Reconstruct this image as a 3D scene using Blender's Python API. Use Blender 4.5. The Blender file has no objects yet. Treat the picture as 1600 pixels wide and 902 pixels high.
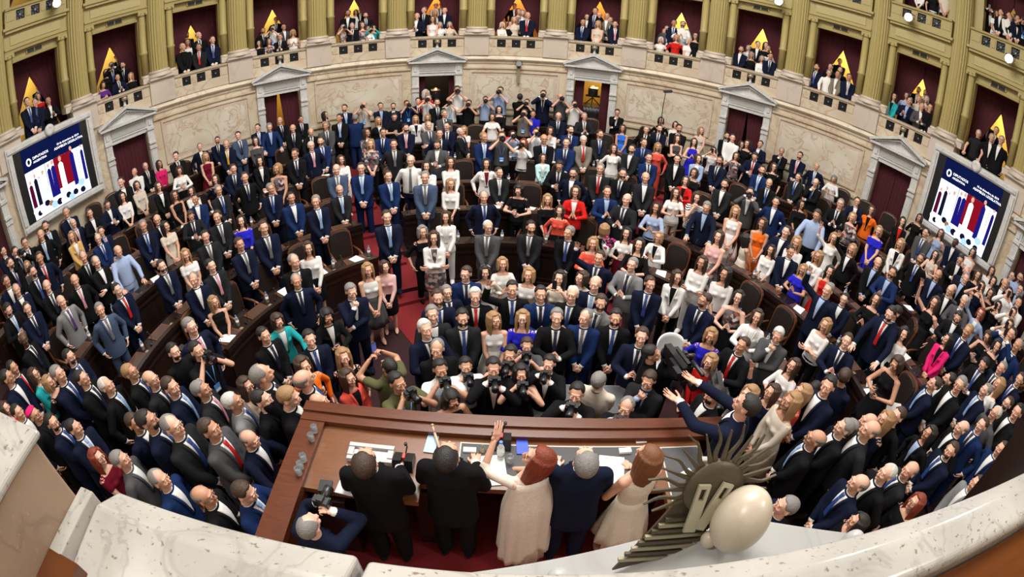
import bpy, bmesh, math, random
from math import sin, cos, pi, radians, atan2, hypot, sqrt
from mathutils import Vector, Matrix, Euler
random.seed(7)
SC = bpy.context.scene
COL = SC.collection

# ------------------------------------------------------------------ camera (equisolid fisheye), world, lights, exposure
CAM = Vector((0.0854, -4.8016, 5.7))
YAW, PIT, ROL = radians(0.18889), radians(32.23869), radians(2.56726)
FPX = 791.5
_fh = Vector((sin(YAW), cos(YAW), 0)); _r = Vector((cos(YAW), -sin(YAW), 0)); _u = Vector((0, 0, 1))
FW = _fh * cos(PIT) - _u * sin(PIT); _up = _fh * sin(PIT) + _u * cos(PIT)
RR = _r * cos(ROL) + _up * sin(ROL); UU = -_r * sin(ROL) + _up * cos(ROL)
cd = bpy.data.cameras.new('camera')
cam = bpy.data.objects.new('camera', cd); COL.objects.link(cam)
cam.matrix_world = Matrix(((RR.x, UU.x, -FW.x, CAM.x), (RR.y, UU.y, -FW.y, CAM.y), (RR.z, UU.z, -FW.z, CAM.z), (0, 0, 0, 1)))
cd.type = 'PANO'
try:
    cd.panorama_type = 'FISHEYE_EQUISOLID'; cd.fisheye_lens = FPX * 36 / 1600; cd.fisheye_fov = pi
except Exception:
    pass
try:
    cd.cycles.panorama_type = 'FISHEYE_EQUISOLID'; cd.cycles.fisheye_lens = FPX * 36 / 1600; cd.cycles.fisheye_fov = pi
except Exception:
    pass
cd.sensor_fit = 'HORIZONTAL'; cd.sensor_width = 36; cd.clip_start = 0.05; cd.clip_end = 200
SC.camera = cam

def ray(px, py):
    x = px - 800; y = 451 - py; R = hypot(x, y)
    th = 2 * math.asin(min(R / 2 / FPX, .999))
    return FW * cos(th) + (RR * x + UU * y) * (sin(th) / max(R, 1e-9))
def pt_z(px, py, z):
    r = ray(px, py); return CAM + r * ((z - CAM.z) / r.z)

SC.view_settings.view_transform = 'Standard'
try: SC.view_settings.look = 'None'
except Exception: pass
SC.view_settings.gamma = 1; SC.view_settings.use_curve_mapping = False
SC.view_settings.exposure = 0.38
W = bpy.data.worlds.new('hall_air'); SC.world = W; W.use_nodes = True
W.node_tree.nodes['Background'].inputs[0].default_value = (1, .96, .9, 1)
W.node_tree.nodes['Background'].inputs[1].default_value = 0.2

def light(name, kind, loc, power, color=(1, 1, 1), size=1.0, target=None, **kw):
    l = bpy.data.lights.new(name, kind); l.energy = power; l.color = color
    if kind == 'AREA': l.shape = 'DISK'; l.size = size
    else: l.shadow_soft_size = size
    for k, v in kw.items(): setattr(l, k, v)
    o = bpy.data.objects.new(name, l); COL.objects.link(o); o.location = loc
    if target is not None:
        o.rotation_euler = (Vector(target) - Vector(loc)).to_track_quat('-Z', 'Y').to_euler()
    return o
light('skylight_light', 'AREA', (0, 3.0, 13.0), 2000, (1, .97, .93), 9.0, (0, 2.5, 0))
# unseen area lamps added as fill, high behind the chair on both sides
light('fill_light', 'AREA', (-5.5, -5.2, 10.5), 210, (1, .98, .97), 1.6, (1, 4, 1))
light('fill_light', 'AREA', (5.5, -5.2, 10.5), 210, (1, .98, .97), 1.6, (-1, 4, 1))

# ------------------------------------------------------------------ materials
MATS = {}
def nodes_of(m):
    m.use_nodes = True; nt = m.node_tree; return nt, nt.nodes, nt.links, nt.nodes['Principled BSDF']
def mat(name, col, rough=.6, metal=0., bump=0., bscale=60., var=0., emit=None, estr=0., spec=None, trans=0.):
    if name in MATS: return MATS[name]
    m = bpy.data.materials.new(name); nt, N, L, B = nodes_of(m)
    B.inputs['Base Color'].default_value = (*col, 1); B.inputs['Roughness'].default_value = rough
    B.inputs['Metallic'].default_value = metal
    if spec is not None: B.inputs['Specular IOR Level'].default_value = spec
    if trans: B.inputs['Transmission Weight'].default_value = trans
    if emit:
        B.inputs['Emission Color'].default_value = (*emit, 1); B.inputs['Emission Strength'].default_value = estr
    if bump or var:
        tc = N.new('ShaderNodeTexCoord'); nz = N.new('ShaderNodeTexNoise'); nz.inputs['Scale'].default_value = bscale
        nz.inputs['Detail'].default_value = 3
        L.new(tc.outputs['Object'], nz.inputs['Vector'])
        if bump:
            b = N.new('ShaderNodeBump'); b.inputs['Strength'].default_value = bump; b.inputs['Distance'].default_value = .01
            L.new(nz.outputs[0], b.inputs['Height']); L.new(b.outputs[0], B.inputs['Normal'])
        if var:
            mx = N.new('ShaderNodeMix'); mx.data_type = 'RGBA'
            mx.inputs[6].default_value = (*[c * (1 - var) for c in col], 1); mx.inputs[7].default_value = (*[min(1, c * (1 + var)) for c in col], 1)
            L.new(nz.outputs[0], mx.inputs[0]); L.new(mx.outputs[2], B.inputs['Base Color'])
    MATS[name] = m; return m
def marble(name, base, vein, cloud, scale=1.2, rough=.35, vamt=.5):
    m = bpy.data.materials.new(name); nt, N, L, B = nodes_of(m)
    tc = N.new('ShaderNodeTexCoord')
    n1 = N.new('ShaderNodeTexNoise'); n1.inputs['Scale'].default_value = scale; n1.inputs['Detail'].default_value = 8; n1.inputs['Distortion'].default_value = 1.2
    n2 = N.new('ShaderNodeTexNoise'); n2.inputs['Scale'].default_value = scale * .9; n2.inputs['Detail'].default_value = 6; n2.inputs['Distortion'].default_value = .6
    L.new(tc.outputs['Object'], n1.inputs['Vector']); L.new(tc.outputs['Object'], n2.inputs['Vector'])
    r1 = N.new('ShaderNodeValToRGB'); e = r1.color_ramp.elements
    e[0].position = .47; e[0].color = (0, 0, 0, 1); e[1].position = .5; e[1].color = (vamt, vamt, vamt, 1)
    x = e.new(.53); x.color = (0, 0, 0, 1)
    L.new(n1.outputs[0], r1.inputs[0])
    r2 = N.new('ShaderNodeValToRGB'); r2.color_ramp.elements[0].position = .35; r2.color_ramp.elements[1].position = .7
    L.new(n2.outputs[0], r2.inputs[0])
    a = N.new('ShaderNodeMix'); a.data_type = 'RGBA'; a.inputs[6].default_value = (*base, 1); a.inputs[7].default_value = (*cloud, 1)
    b = N.new('ShaderNodeMix'); b.data_type = 'RGBA'; b.inputs[7].default_value = (*vein, 1)
    L.new(r2.outputs[0], a.inputs[0]); L.new(a.outputs[2], b.inputs[6]); L.new(r1.outputs[0], b.inputs[0])
    L.new(b.outputs[2], B.inputs['Base Color']); B.inputs['Roughness'].default_value = rough
    MATS[name] = m; return m
def speckle(name, base, spot, rough=.4):
    m = marble(name, base, tuple(c * .62 for c in base), tuple(c * .80 for c in base), 3.5, rough, .6)
    nt, N, L, B = nodes_of(m)
    src = B.inputs['Base Color'].links[0].from_socket
    tc = N.new('ShaderNodeTexCoord'); nz = N.new('ShaderNodeTexNoise'); nz.inputs['Scale'].default_value = 55; nz.inputs['Detail'].default_value = 2
    L.new(tc.outputs['Object'], nz.inputs['Vector'])
    r = N.new('ShaderNodeValToRGB'); r.color_ramp.elements[0].position = .63; r.color_ramp.elements[1].position = .72
    L.new(nz.outputs[0], r.inputs[0])
    mx = N.new('ShaderNodeMix'); mx.data_type = 'RGBA'; mx.inputs[7].default_value = (*spot, 1)
    L.new(src, mx.inputs[6]); L.new(r.outputs[0], mx.inputs[0]); L.new(mx.outputs[2], B.inputs['Base Color'])
    return m
M_WALL = marble('cream_wall_marble', (.64, .56, .42), (.42, .27, .17), (.53, .43, .31), 1.0, .35, .6)
M_PANEL = marble('veined_panel_marble', (.66, .61, .51), (.42, .28, .18), (.57, .48, .36), 1.5, .3, .75)
M_BORD = marble('rose_border_marble', (.55, .43, .35), (.40, .28, .23), (.62, .54, .44), 3.0, .3, .5)
M_PINK = marble('pale_pedestal_marble', (.58, .50, .42), (.42, .33, .28), (.51, .43, .36), .9)
M_GREY = marble('grey_door_marble', (.56, .56, .54), (.36, .36, .37), (.64, .64, .62), 3.5, .4)
M_WHITE = marble('white_base_marble', (.42, .42, .40), (.30, .29, .28), (.37, .36, .35), 1.5, .35, .4)
M_FORE = speckle('cream_parapet_stone', (.44, .42, .38), (.20, .17, .13), .2)
M_FPINK = speckle('pink_parapet_stone', (.36, .25, .17), (.4, .25, .16))
M_OCHRE = mat('ochre_paint', (.36, .29, .105), .5, bump=.15, bscale=20, var=.1)
M_OCHRE2 = mat('ochre_relief_paint', (.42, .35, .15), .55, bump=.9, bscale=45, var=.18)
M_RED = mat('dark_red_velvet', (.060, .004, .010), .85, bump=.3, bscale=90)
M_YEL = mat('yellow_room_paint', (.80, .57, .13), .6)
M_DRED = mat('red_room_paint', (.55, .06, .02), .6)
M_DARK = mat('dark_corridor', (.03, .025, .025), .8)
M_GRILLE = mat('blackened_bronze', (.025, .03, .035), .4, .6)
M_BRASS = mat('aged_brass', (.10, .08, .05), .5, .5, bump=.2, bscale=30)
M_BRASSL = mat('pale_brass', (.34, .30, .20), .45, .5)
M_CARPET = mat('red_carpet', (.17, .005, .009), .95, bump=.5, bscale=300, var=.15)
M_CARPETD = mat('dark_tier_carpet', (.024, .004, .006), .95, bump=.5, bscale=300, var=.2)
def wood(name, c1, c2, rough=.3, scale=6):
    m = bpy.data.materials.new(name); nt, N, L, B = nodes_of(m)
    tc = N.new('ShaderNodeTexCoord'); mp = N.new('ShaderNodeMapping'); mp.inputs['Scale'].default_value = (1, 7, 7)
    nz = N.new('ShaderNodeTexNoise'); nz.inputs['Scale'].default_value = scale; nz.inputs['Detail'].default_value = 6; nz.inputs['Distortion'].default_value = .5
    L.new(tc.outputs['Object'], mp.inputs[0]); L.new(mp.outputs[0], nz.inputs['Vector'])
    mx = N.new('ShaderNodeMix'); mx.data_type = 'RGBA'; mx.inputs[6].default_value = (*c1, 1); mx.inputs[7].default_value = (*c2, 1)
    L.new(nz.outputs[0], mx.inputs[0]); L.new(mx.outputs[2], B.inputs['Base Color']); B.inputs['Roughness'].default_value = rough
    MATS[name] = m; return m
M_WOOD = wood('red_brown_desk_wood', (.065, .018, .009), (.14, .042, .016), .25)
M_WOODT = wood('tan_desk_wood', (.115, .038, .012), (.20, .075, .026), .28)
M_WOODR = wood('polished_red_wood', (.085, .024, .006), (.13, .04, .011), .15, 3)
M_WOODD = wood('dark_walnut', (.010, .006, .005), (.026, .012, .008), .25)
M_WOODM = wood('chair_frame_wood', (.09, .032, .014), (.17, .065, .03), .28)
M_LEATH = mat('dark_brown_leather', (.020, .014, .012), .27, bump=.25, bscale=150, var=.15)
M_LEATHD = mat('brown_leather_inset', (.07, .034, .024), .5, bump=.2, bscale=150)
M_GINSET = mat('grey_leather_inset', (.055, .055, .058), .55, bump=.3, bscale=200, var=.1)
M_PAPER = mat('white_paper', (.82, .82, .80), .7)
M_BLACK = mat('black_plastic', (.012, .012, .014), .35)
M_GLASS = mat('clear_glass', (.9, .93, .95), .08, trans=.85)
M_METAL = mat('brushed_metal', (.55, .55, .56), .3, .9)
M_GREYP = mat('grey_plastic', (.45, .45, .44), .4)
M_BLUEP = mat('bright_blue_card', (.02, .07, .6), .5)
M_LAMP = mat('lamp_lens', (1, 1, 1), .3, emit=(.95, .95, 1), estr=30)
M_REDL = mat('tally_light', (1, .1, .05), .3, emit=(1, .08, .03), estr=18)

# ------------------------------------------------------------------ mesh helpers
def tag(o, label=None, cat=None, group=None, kind=None):
    if label: o['label'] = label
    if cat: o['category'] = cat
    if group: o['group'] = group
    if kind: o['kind'] = kind
    return o
def from_bm(name, bm, m, parent=None, smooth=False, angle=None):
    me = bpy.data.meshes.new(name); bm.normal_update(); bm.to_mesh(me); bm.free()
    for x in (m if isinstance(m, (list, tuple)) else [m]): me.materials.append(x)
    if smooth: me.polygons.foreach_set('use_smooth', [True] * len(me.polygons))
    o = bpy.data.objects.new(name, me); COL.objects.link(o)
    if parent is not None: o.parent = parent
    return o
def empty(name, loc=(0, 0, 0), rz=0.):
    o = bpy.data.objects.new(name, None); COL.objects.link(o); o.location = loc; o.rotation_euler = (0, 0, rz); o.empty_display_size = .1
    return o
def copy_tree(o, parent=None):
    c = o.copy(); COL.objects.link(c); c.parent = parent
    for ch in list(o.children): copy_tree(ch, c)
    return c
def bx(bm, x0, x1, y0, y1, z0, z1, mi=0, M=None):
    v = [bm.verts.new(p) for p in ((x0, y0, z0), (x1, y0, z0), (x1, y1, z0), (x0, y1, z0), (x0, y0, z1), (x1, y0, z1), (x1, y1, z1), (x0, y1, z1))]
    if M is not None:
        for q in v: q.co = M @ q.co
    for f in ((0, 3, 2, 1), (4, 5, 6, 7), (0, 1, 5, 4), (1, 2, 6, 5), (2, 3, 7, 6), (3, 0, 4, 7)):
        bm.faces.new([v[i] for i in f]).material_index = mi
    return v
def lathe(bm, prof, seg=16, M=None, mi=0, flute=0, smooth=True):
    rings = []
    for r, z in prof:
        ring = []
        for i in range(seg):
            a = 2 * pi * i / seg
            rr = r * (1 - (flute if i % 2 else 0))
            p = Vector((rr * cos(a), rr * sin(a), z))
            ring.append(bm.verts.new(M @ p if M is not None else p))
        rings.append(ring)
    for a, b in zip(rings, rings[1:]):
        for i in range(seg):
            f = bm.faces.new((a[i], a[(i + 1) % seg], b[(i + 1) % seg], b[i])); f.material_index = mi; f.smooth = smooth
    f = bm.faces.new(rings[0][::-1]); f.material_index = mi
    f = bm.faces.new(rings[-1]); f.material_index = mi
def tube(bm, pts, r, seg=8, mi=0):
    pts = [Vector(p) for p in pts]; rings = []
    for i, p in enumerate(pts):
        d = (pts[min(i + 1, len(pts) - 1)] - pts[max(i - 1, 0)]).normalized()
        u = d.orthogonal().normalized() if i == 0 else (u - d * u.dot(d)).normalized()
        w = d.cross(u); rr = r[i] if isinstance(r, (list, tuple)) else r
        rings.append([bm.verts.new(p + (u * cos(2 * pi * k / seg) + w * sin(2 * pi * k / seg)) * rr) for k in range(seg)])
    for a, b in zip(rings, rings[1:]):
        for k in range(seg):
            f = bm.faces.new((a[k], a[(k + 1) % seg], b[(k + 1) % seg], b[k])); f.material_index = mi; f.smooth = True
    for q, fl in ((rings[0], 1), (rings[-1], 0)):
        f = bm.faces.new(q[::-1] if fl else q); f.material_index = mi
def prism(bm, poly, a, b, axis='y', mi=0, M=None):
    """poly in the two other axes, extruded from a to b"""
    def P(p, t):
        v = {'y': Vector((p[0], t, p[1])), 'z': Vector((p[0], p[1], t)), 'x': Vector((t, p[0], p[1]))}[axis]
        return M @ v if M is not None else v
    A = [bm.verts.new(P(p, a)) for p in poly]; Bv = [bm.verts.new(P(p, b)) for p in poly]; n = len(poly)
    for i in range(n): bm.faces.new((A[i], A[(i + 1) % n], Bv[(i + 1) % n], Bv[i])).material_index = mi
    bm.faces.new(A[::-1]).material_index = mi; bm.faces.new(Bv).material_index = mi
def cyl(az, r, z): return Vector((r * sin(az), r * cos(az), z))
def sweep(bm, prof, a0, a1, n=None, mi=0, closed=True):
    """closed (r,z) profile swept round the hall from azimuth a0 to a1"""
    n = n or max(2, int(abs(a1 - a0) / radians(3)))
    rings = [[bm.verts.new(cyl(a0 + (a1 - a0) * i / n, r, z)) for r, z in prof] for i in range(n + 1)]
    k = len(prof)
    for a, b in zip(rings, rings[1:]):
        for i in range(k if closed else k - 1):
            bm.faces.new((a[i], b[i], b[(i + 1) % k], a[(i + 1) % k])).material_index = mi
    if closed:
        bm.faces.new(rings[0]).material_index = mi; bm.faces.new(rings[-1][::-1]).material_index = mi
def sbox(bm, a0, a1, r0, r1, z0, z1, n=None, mi=0): sweep(bm, [(r0, z0), (r1, z0), (r1, z1), (r0, z1)], a0, a1, n, mi)
def ico(bm, c, s, sub=2, mi=0, rot=None):
    M = Matrix.Translation(c) @ (rot.to_matrix().to_4x4() if rot is not None else Matrix.Identity(4)) @ Matrix.Diagonal((*s, 1)) if hasattr(s, '__len__') else Matrix.Translation(c) @ Matrix.Diagonal((s, s, s, 1))
    r = bmesh.ops.create_icosphere(bm, subdivisions=sub, radius=1, matrix=M)
    for v in r['verts']:
        for f in v.link_faces: f.material_index = mi; f.smooth = True
def fixn(bm): bmesh.ops.recalc_face_normals(bm, faces=bm.faces[:])

# ------------------------------------------------------------------ hall geometry
R = 12.13
DAZ = .2120; AZ0 = -.0068
def baz(k): return AZ0 + (k - 6) * DAZ
ORD = ['first', 'second', 'third', 'fourth', 'fifth', 'sixth', 'seventh', 'eighth', 'ninth', 'tenth', 'eleventh', 'twelfth', 'thirteenth']
FLOOR_BACK = 1.0
ROWS = [4.35, 5.65, 6.95, 8.25, 9.55, 10.85]          # inner radius of each ring of desks
def floor_z(x, y):
    r = hypot(x, y); z = 0.
    for i, q in enumerate(ROWS):
        if r > q - .05: z = (1, 2, 3, 4, 5, 6)[i] / 6.
    if y < -.6 and abs(x) > 1.9: z = max(z, .45)
    if -3.75 < y < -1.9 and abs(x) < 2.45: z = 1.3
    return z

# floor: tiers as swept rings, centre well, side landings, president's platform
bm = bmesh.new(); lathe(bm, [(12.9, -.35), (12.9, 0)], 96)
o = from_bm('floor', bm, M_CARPETD); tag(o, kind='structure')
for i, q in enumerate(ROWS):
    bm = bmesh.new(); sbox(bm, radians(-112), radians(112), q - .05, 13.2, i / 6. + .001, (i + 1) / 6., 90); fixn(bm)
    tag(from_bm('floor_tier', bm, M_CARPETD), kind='structure')
bm = bmesh.new()
for s in (-1, 1):
    bx(bm, min(s * 2.47, s * 11.5), max(s * 2.47, s * 11.5), -5.6, -1.1, .002, .45)
tag(from_bm('floor_side_landing', bm, M_CARPETD), kind='structure')
bm = bmesh.new(); bx(bm, -2.45, 2.45, -4.3, -1.75, .003, 1.3)
tag(from_bm('floor_president_platform', bm, M_CARPET), kind='structure')
AISLES = [radians(-29), radians(29)]
for a in AISLES:
    bm = bmesh.new()
    for i, q in enumerate(ROWS[:-1]):
        w = .42 / (q + .65)
        sbox(bm, a - w, a + w, q - .06, ROWS[i + 1] - .05, (i + 1) / 6. + .001, (i + 1) / 6. + .012, 3)
        sbox(bm, a - w, a + w, q - .4, q - .055, i / 6. + .001, i / 6. + .085, 3)
    w = .42 / 4; sbox(bm, a - w * 1.3, a + w * 1.3, 2.2, ROWS[0] - .4, .001, .012, 3)
    fixn(bm); tag(from_bm('floor_aisle_carpet', bm, M_CARPET), kind='structure')

# lower curved wall, with door openings at the odd bays
DW = .59 / R
NB = range(-2, 15)
doors = [k for k in NB if k % 2]
bm = bmesh.new()
edges = [radians(-118)] + [v for k in doors for v in (baz(k) - DW, baz(k) + DW)] + [radians(118)]
for a0, a1 in zip(edges[0::2], edges[1::2]): sbox(bm, a0, a1, R, R + .5, -.2, 4.2)
for k in doors: sbox(bm, baz(k) - DW, baz(k) + DW, R, R + .5, 3.33, 4.2, 4)
sbox(bm, radians(-118), radians(118), R - .02, R + .5, 4.0, 4.06)
fixn(bm); tag(from_bm('wall_hall', bm, M_WALL), kind='structure')
bm = bmesh.new()                                        # cornice mouldings and dado
for k in [-1] + doors:
    a0 = baz(k) + .86 / R if k != -1 else radians(-116); a1 = baz(k + 2) - .86 / R if k != -1 else baz(-1) - .86 / R
    if a1 > radians(117): a1 = radians(117)
    sweep(bm, [(R, 3.74), (R, 4.0), (R - .05, 4.0), (R - .12, 3.9), (R - .10, 3.86), (R - .04, 3.80), (R - .03, 3.74)], a0, a1)
    sweep(bm, [(R, 3.52), (R, 3.62), (R - .06, 3.62), (R - .06, 3.56), (R - .02, 3.52)], a0, a1)
    sweep(bm, [(R, 1.9), (R, 2.02), (R - .07, 2.02), (R - .07, 1.95), (R - .03, 1.9)], a0, a1)
    sweep(bm, [(R, 0), (R, 1.25), (R - .06, 1.22), (R - .06, 0)], a0, a1)
fixn(bm); tag(from_bm('trim_cornice', bm, M_WALL), kind='structure')
bm = bmesh.new(); bm2 = bmesh.new(); bm3 = bmesh.new()
for k in doors[:-1]:
    if k + 1 in (0, 12): continue
    a0 = baz(k) + 1.15 / R; a1 = baz(k + 2) - 1.15 / R; t = .12 / R
    sbox(bm, a0, a1, R - .012, R + .01, 2.2, 3.42); sbox(bm2, a0 + t, a1 - t, R - .018, R + .01, 2.32, 3.30)
    for (b0, b1, z0, z1) in ((a0 - .05 / R, a1 + .05 / R, 3.42, 3.47), (a0 - .05 / R, a1 + .05 / R, 2.15, 2.2), (a0 - .05 / R, a0, 2.2, 3.42), (a1, a1 + .05 / R, 2.2, 3.42)):
        sbox(bm3, b0, b1, R - .045, R + .01, z0, z1)
for b, n, m in ((bm, 'trim_panel_border', M_BORD), (bm2, 'trim_panel_field', M_PANEL), (bm3, 'trim_panel_moulding', M_WALL)):
    fixn(b); tag(from_bm(n, b, m), kind='structure')

# masonry band of the gallery: pedestals between the balustrades, wall over the cornice
bm = bmesh.new()
sbox(bm, radians(-118), radians(118), R + .02, R + .42, 4.05, 4.28)
PH = .40 / R
for k in list(NB):
    c = baz(k) + DAZ / 2
    sbox(bm, c - PH, c + PH, R - .10, R + .55, 4.02, 4.74, 3); sbox(bm, c - PH * 1.08, c + PH * 1.08, R - .14, R + .55, 4.70, 4.76, 3)
fixn(bm); tag(from_bm('wall_gallery_pedestals', bm, M_PINK), kind='structure')
bm = bmesh.new()                                        # gallery decks, upper walls, ceiling
sbox(bm, radians(-118), radians(118), R + .3, R + 3.1, 3.55, 3.75)
sbox(bm, radians(-118), radians(118), R + .50, R + 3.1, 3.7, 4.05); sbox(bm, radians(-118), radians(118), R + 1.1, R + 3.1, 4.0, 4.35)
fixn(bm); tag(from_bm('floor_gallery', bm, M_CARPETD), kind='structure')
bm = bmesh.new()
sbox(bm, radians(-118), radians(118), R + .3, R + 3.1, 7.3, 7.42)
sbox(bm, radians(-118), radians(118), R + 1.1, R + 3.1, 7.42, 7.7)
fixn(bm); tag(from_bm('floor_upper_gallery', bm, M_CARPETD), kind='structure')
bm = bmesh.new()
sbox(bm, radians(-118), radians(118), R + 2.6, R + 2.9, 3.7, 7.35)
sbox(bm, radians(-118), radians(118), R + 2.6, R + 2.9, 7.42, 10.6)
fixn(bm); tag(from_bm('wall_gallery_back', bm, M_YEL), kind='structure')
bm = bmesh.new()
for k in NB:                                            # party walls between the boxes
    c = baz(k) + DAZ / 2; sbox(bm, c - .05 / R, c + .05 / R, R + .35, R + 2.6, 3.7, 10.6, 1)
fixn(bm); tag(from_bm('wall_gallery_partition', bm, M_YEL), kind='structure')
# ochre screen wall with openings for the boxes: piers, lintels, frieze, upper openings
bm = bmesh.new(); HO = .72 / R
for k in NB:
    c = baz(k)
    for s in (-1, 1):
        a, b = sorted((c + s * HO, c + s * DAZ / 2)); sbox(bm, a, b, R + .24, R + .5, 4.7, 10.6, 3)
    sbox(bm, c - HO, c + HO, R + .24, R + .5, 6.6, 7.42, 3); sbox(bm, c - HO, c + HO, R + .24, R + .5, 9.7, 10.6, 3)
    sweep(bm, [(R + .26, 6.60), (R + .20, 6.60), (R + .19, 6.67), (R + .26, 6.68)], c - HO, c + HO, 3)
    E0 = 1.0 / R
    sweep(bm, [(R + .3, 6.86), (R + .06, 6.86), (R + .05, 6.93), (R + .02, 6.95), (R + .02, 7.0), (R + .3, 7.0)], c - E0, c + E0, 5)
    sbox(bm, c - E0, c + E0, R + .08, R + .3, 7.0, 7.36, 5)
    sweep(bm, [(R + .3, 7.36), (R + .06, 7.36), (R - .04, 7.44), (R - .1, 7.46), (R - .1, 7.53), (R + .3, 7.53)], c - E0 * 1.06, c + E0 * 1.06, 5)
sbox(bm, radians(-118), radians(118), R - .15, R + .5, 10.6, 11.3); sbox(bm, radians(-118), radians(118), R + .5, R + 3.1, 10.6, 10.8)
fixn(bm); tag(from_bm('wall_gallery_screen', bm, M_OCHRE), kind='structure')
bm = bmesh.new()
for k in NB: sbox(bm, baz(k) - .8 / R, baz(k) + .8 / R, R + .06, R + .1, 7.06, 7.3, 5)
fixn(bm); tag(from_bm('trim_frieze_relief', bm, M_OCHRE2), kind='structure')
bm = bmesh.new(); bx(bm, -16, 16, -7, 16, 13.4, 13.6)
tag(from_bm('ceiling', bm, mat('cream_ceiling', (.6, .55, .42), .8)), kind='structure')
bm = bmesh.new(); sbox(bm, radians(-180), radians(180), 15.6, 15.8, -.3, 13.5, 96); fixn(bm)
tag(from_bm('wall_outer', bm, mat('cream_upper_wall', (.5, .45, .32), .8)), kind='structure')
bm = bmesh.new()                                        # the straight wall behind the chair, under and beside the parapet
bx(bm, -3.0, 3.4, -5.9, -4.36, 0, 4.2); bx(bm, -11.5, -3.0, -6.2, -5.7, 0, 13.4); bx(bm, 3.4, 11.5, -6.2, -5.7, 0, 13.4); bx(bm, -3.0, 3.4, -7.4, -7.2, 3.9, 13.4)
tag(from_bm('wall_back', bm, M_WALL), kind='structure')

# dark corridors behind the doors (open lobby walls)
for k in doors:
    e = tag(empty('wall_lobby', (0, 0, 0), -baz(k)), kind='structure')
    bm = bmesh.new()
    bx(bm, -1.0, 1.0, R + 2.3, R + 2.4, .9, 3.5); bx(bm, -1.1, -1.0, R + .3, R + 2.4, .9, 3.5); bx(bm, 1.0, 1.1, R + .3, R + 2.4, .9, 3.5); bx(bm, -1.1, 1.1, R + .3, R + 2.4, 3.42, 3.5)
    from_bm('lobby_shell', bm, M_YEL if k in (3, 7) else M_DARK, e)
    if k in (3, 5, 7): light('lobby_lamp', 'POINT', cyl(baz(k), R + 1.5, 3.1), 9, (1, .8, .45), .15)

DOORL = {-1: 'far left, behind the left screen', 1: 'right of the left-hand screen', 3: 'under the fourth gallery box', 5: 'under the sixth gallery box', 7: 'under the eighth gallery box', 9: 'under the tenth gallery box', 11: 'left of the right-hand screen', 13: 'far right, past the right screen'}
def door_surround(k):
    e = empty('door_surround', (0, 0, 0), -baz(k))
    tag(e, f'grey marble door surround with triangular pediment, {DOORL[k]}', 'door surround', 'pedimented door surrounds')
    y = R * cos(DW)                                      # front plane
    def P(name, f, m=M_GREY):
        bm = bmesh.new(); f(bm); fixn(bm); return from_bm(name, bm, m, e)
    for s in (-1, 1):
        def pil(bm, s=s):
            x0, x1 = sorted((s * .60, s * .82)); bx(bm, x0, x1, y - .09, y + .12, .9, 3.74)
            x0, x1 = sorted((s * .635, s * .785)); bx(bm, x0, x1, y - .115, y, 1.35, 2.75)
            x0, x1 = sorted((s * .59, s * .83)); bx(bm, x0, x1, y - .13, y, 2.8, 2.88); bx(bm, x0, x1, y - .15, y, 2.95, 3.0)
            bx(bm, x0, x1, y - .13, y, 3.36, 3.44); bx(bm, x0, x1, y - .12, y, .9, 1.2)
            bx(bm, s * .71 - .045, s * .71 + .045, y - .12, y, 3.5, 3.64)
        P('pilaster', pil)
    def lin(bm):
        bx(bm, -.6, .6, y - .06, y + .1, 3.33, 3.42); bx(bm, -.64, .64, y - .05, y + .1, 3.42, 3.74); bx(bm, -.6, .6, y - .09, y, 3.44, 3.47)
    P('lintel', lin)
    def fr(bm): bx(bm, -.56, .56, y - .075, y, 3.5, 3.66)
    P('carved_frieze', fr, MATS.get('grey_relief') or mat('grey_relief', (.42, .42, .40), .6, bump=1, bscale=60, var=.25))
    def ped(bm):
        n = 26
        for i in range(n):
            x = -.80 + 1.6 * i / (n - 1); bx(bm, x - .018, x + .018, y - .16, y - .05, 3.745, 3.785)
        bx(bm, -.93, .93, y - .24, y + .12, 3.79, 3.85)
        prism(bm, [(-.86, 3.85), (.86, 3.85), (0, 4.16)], y - .06, y + .12)
        for s in (-1, 1):
            prism(bm, [(s * .97, 3.85), (s * .97, 3.93), (0, 4.30), (0, 4.22)], y - .24, y + .1)
            prism(bm, [(s * .84, 3.85), (s * .80, 3.90), (0, 4.18), (0, 4.13)], y - .16, y + .1)
            for i in range(13):
                t = (i + .5) / 13; x = s * (.74 * t + .03); z = 4.125 - .275 * (abs(x) / .80)
                bx(bm, x - .013, x + .013, y - .12, y - .05, z - .045, z)
        lathe(bm, [(.05, 4.28), (.055, 4.33), (.03, 4.36), (.045, 4.4), (.02, 4.44)], 10, Matrix.Translation((0, y - .1, 0)))
    P('pediment', ped)
    return e
for k in DOORL: door_surround(k)

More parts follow.
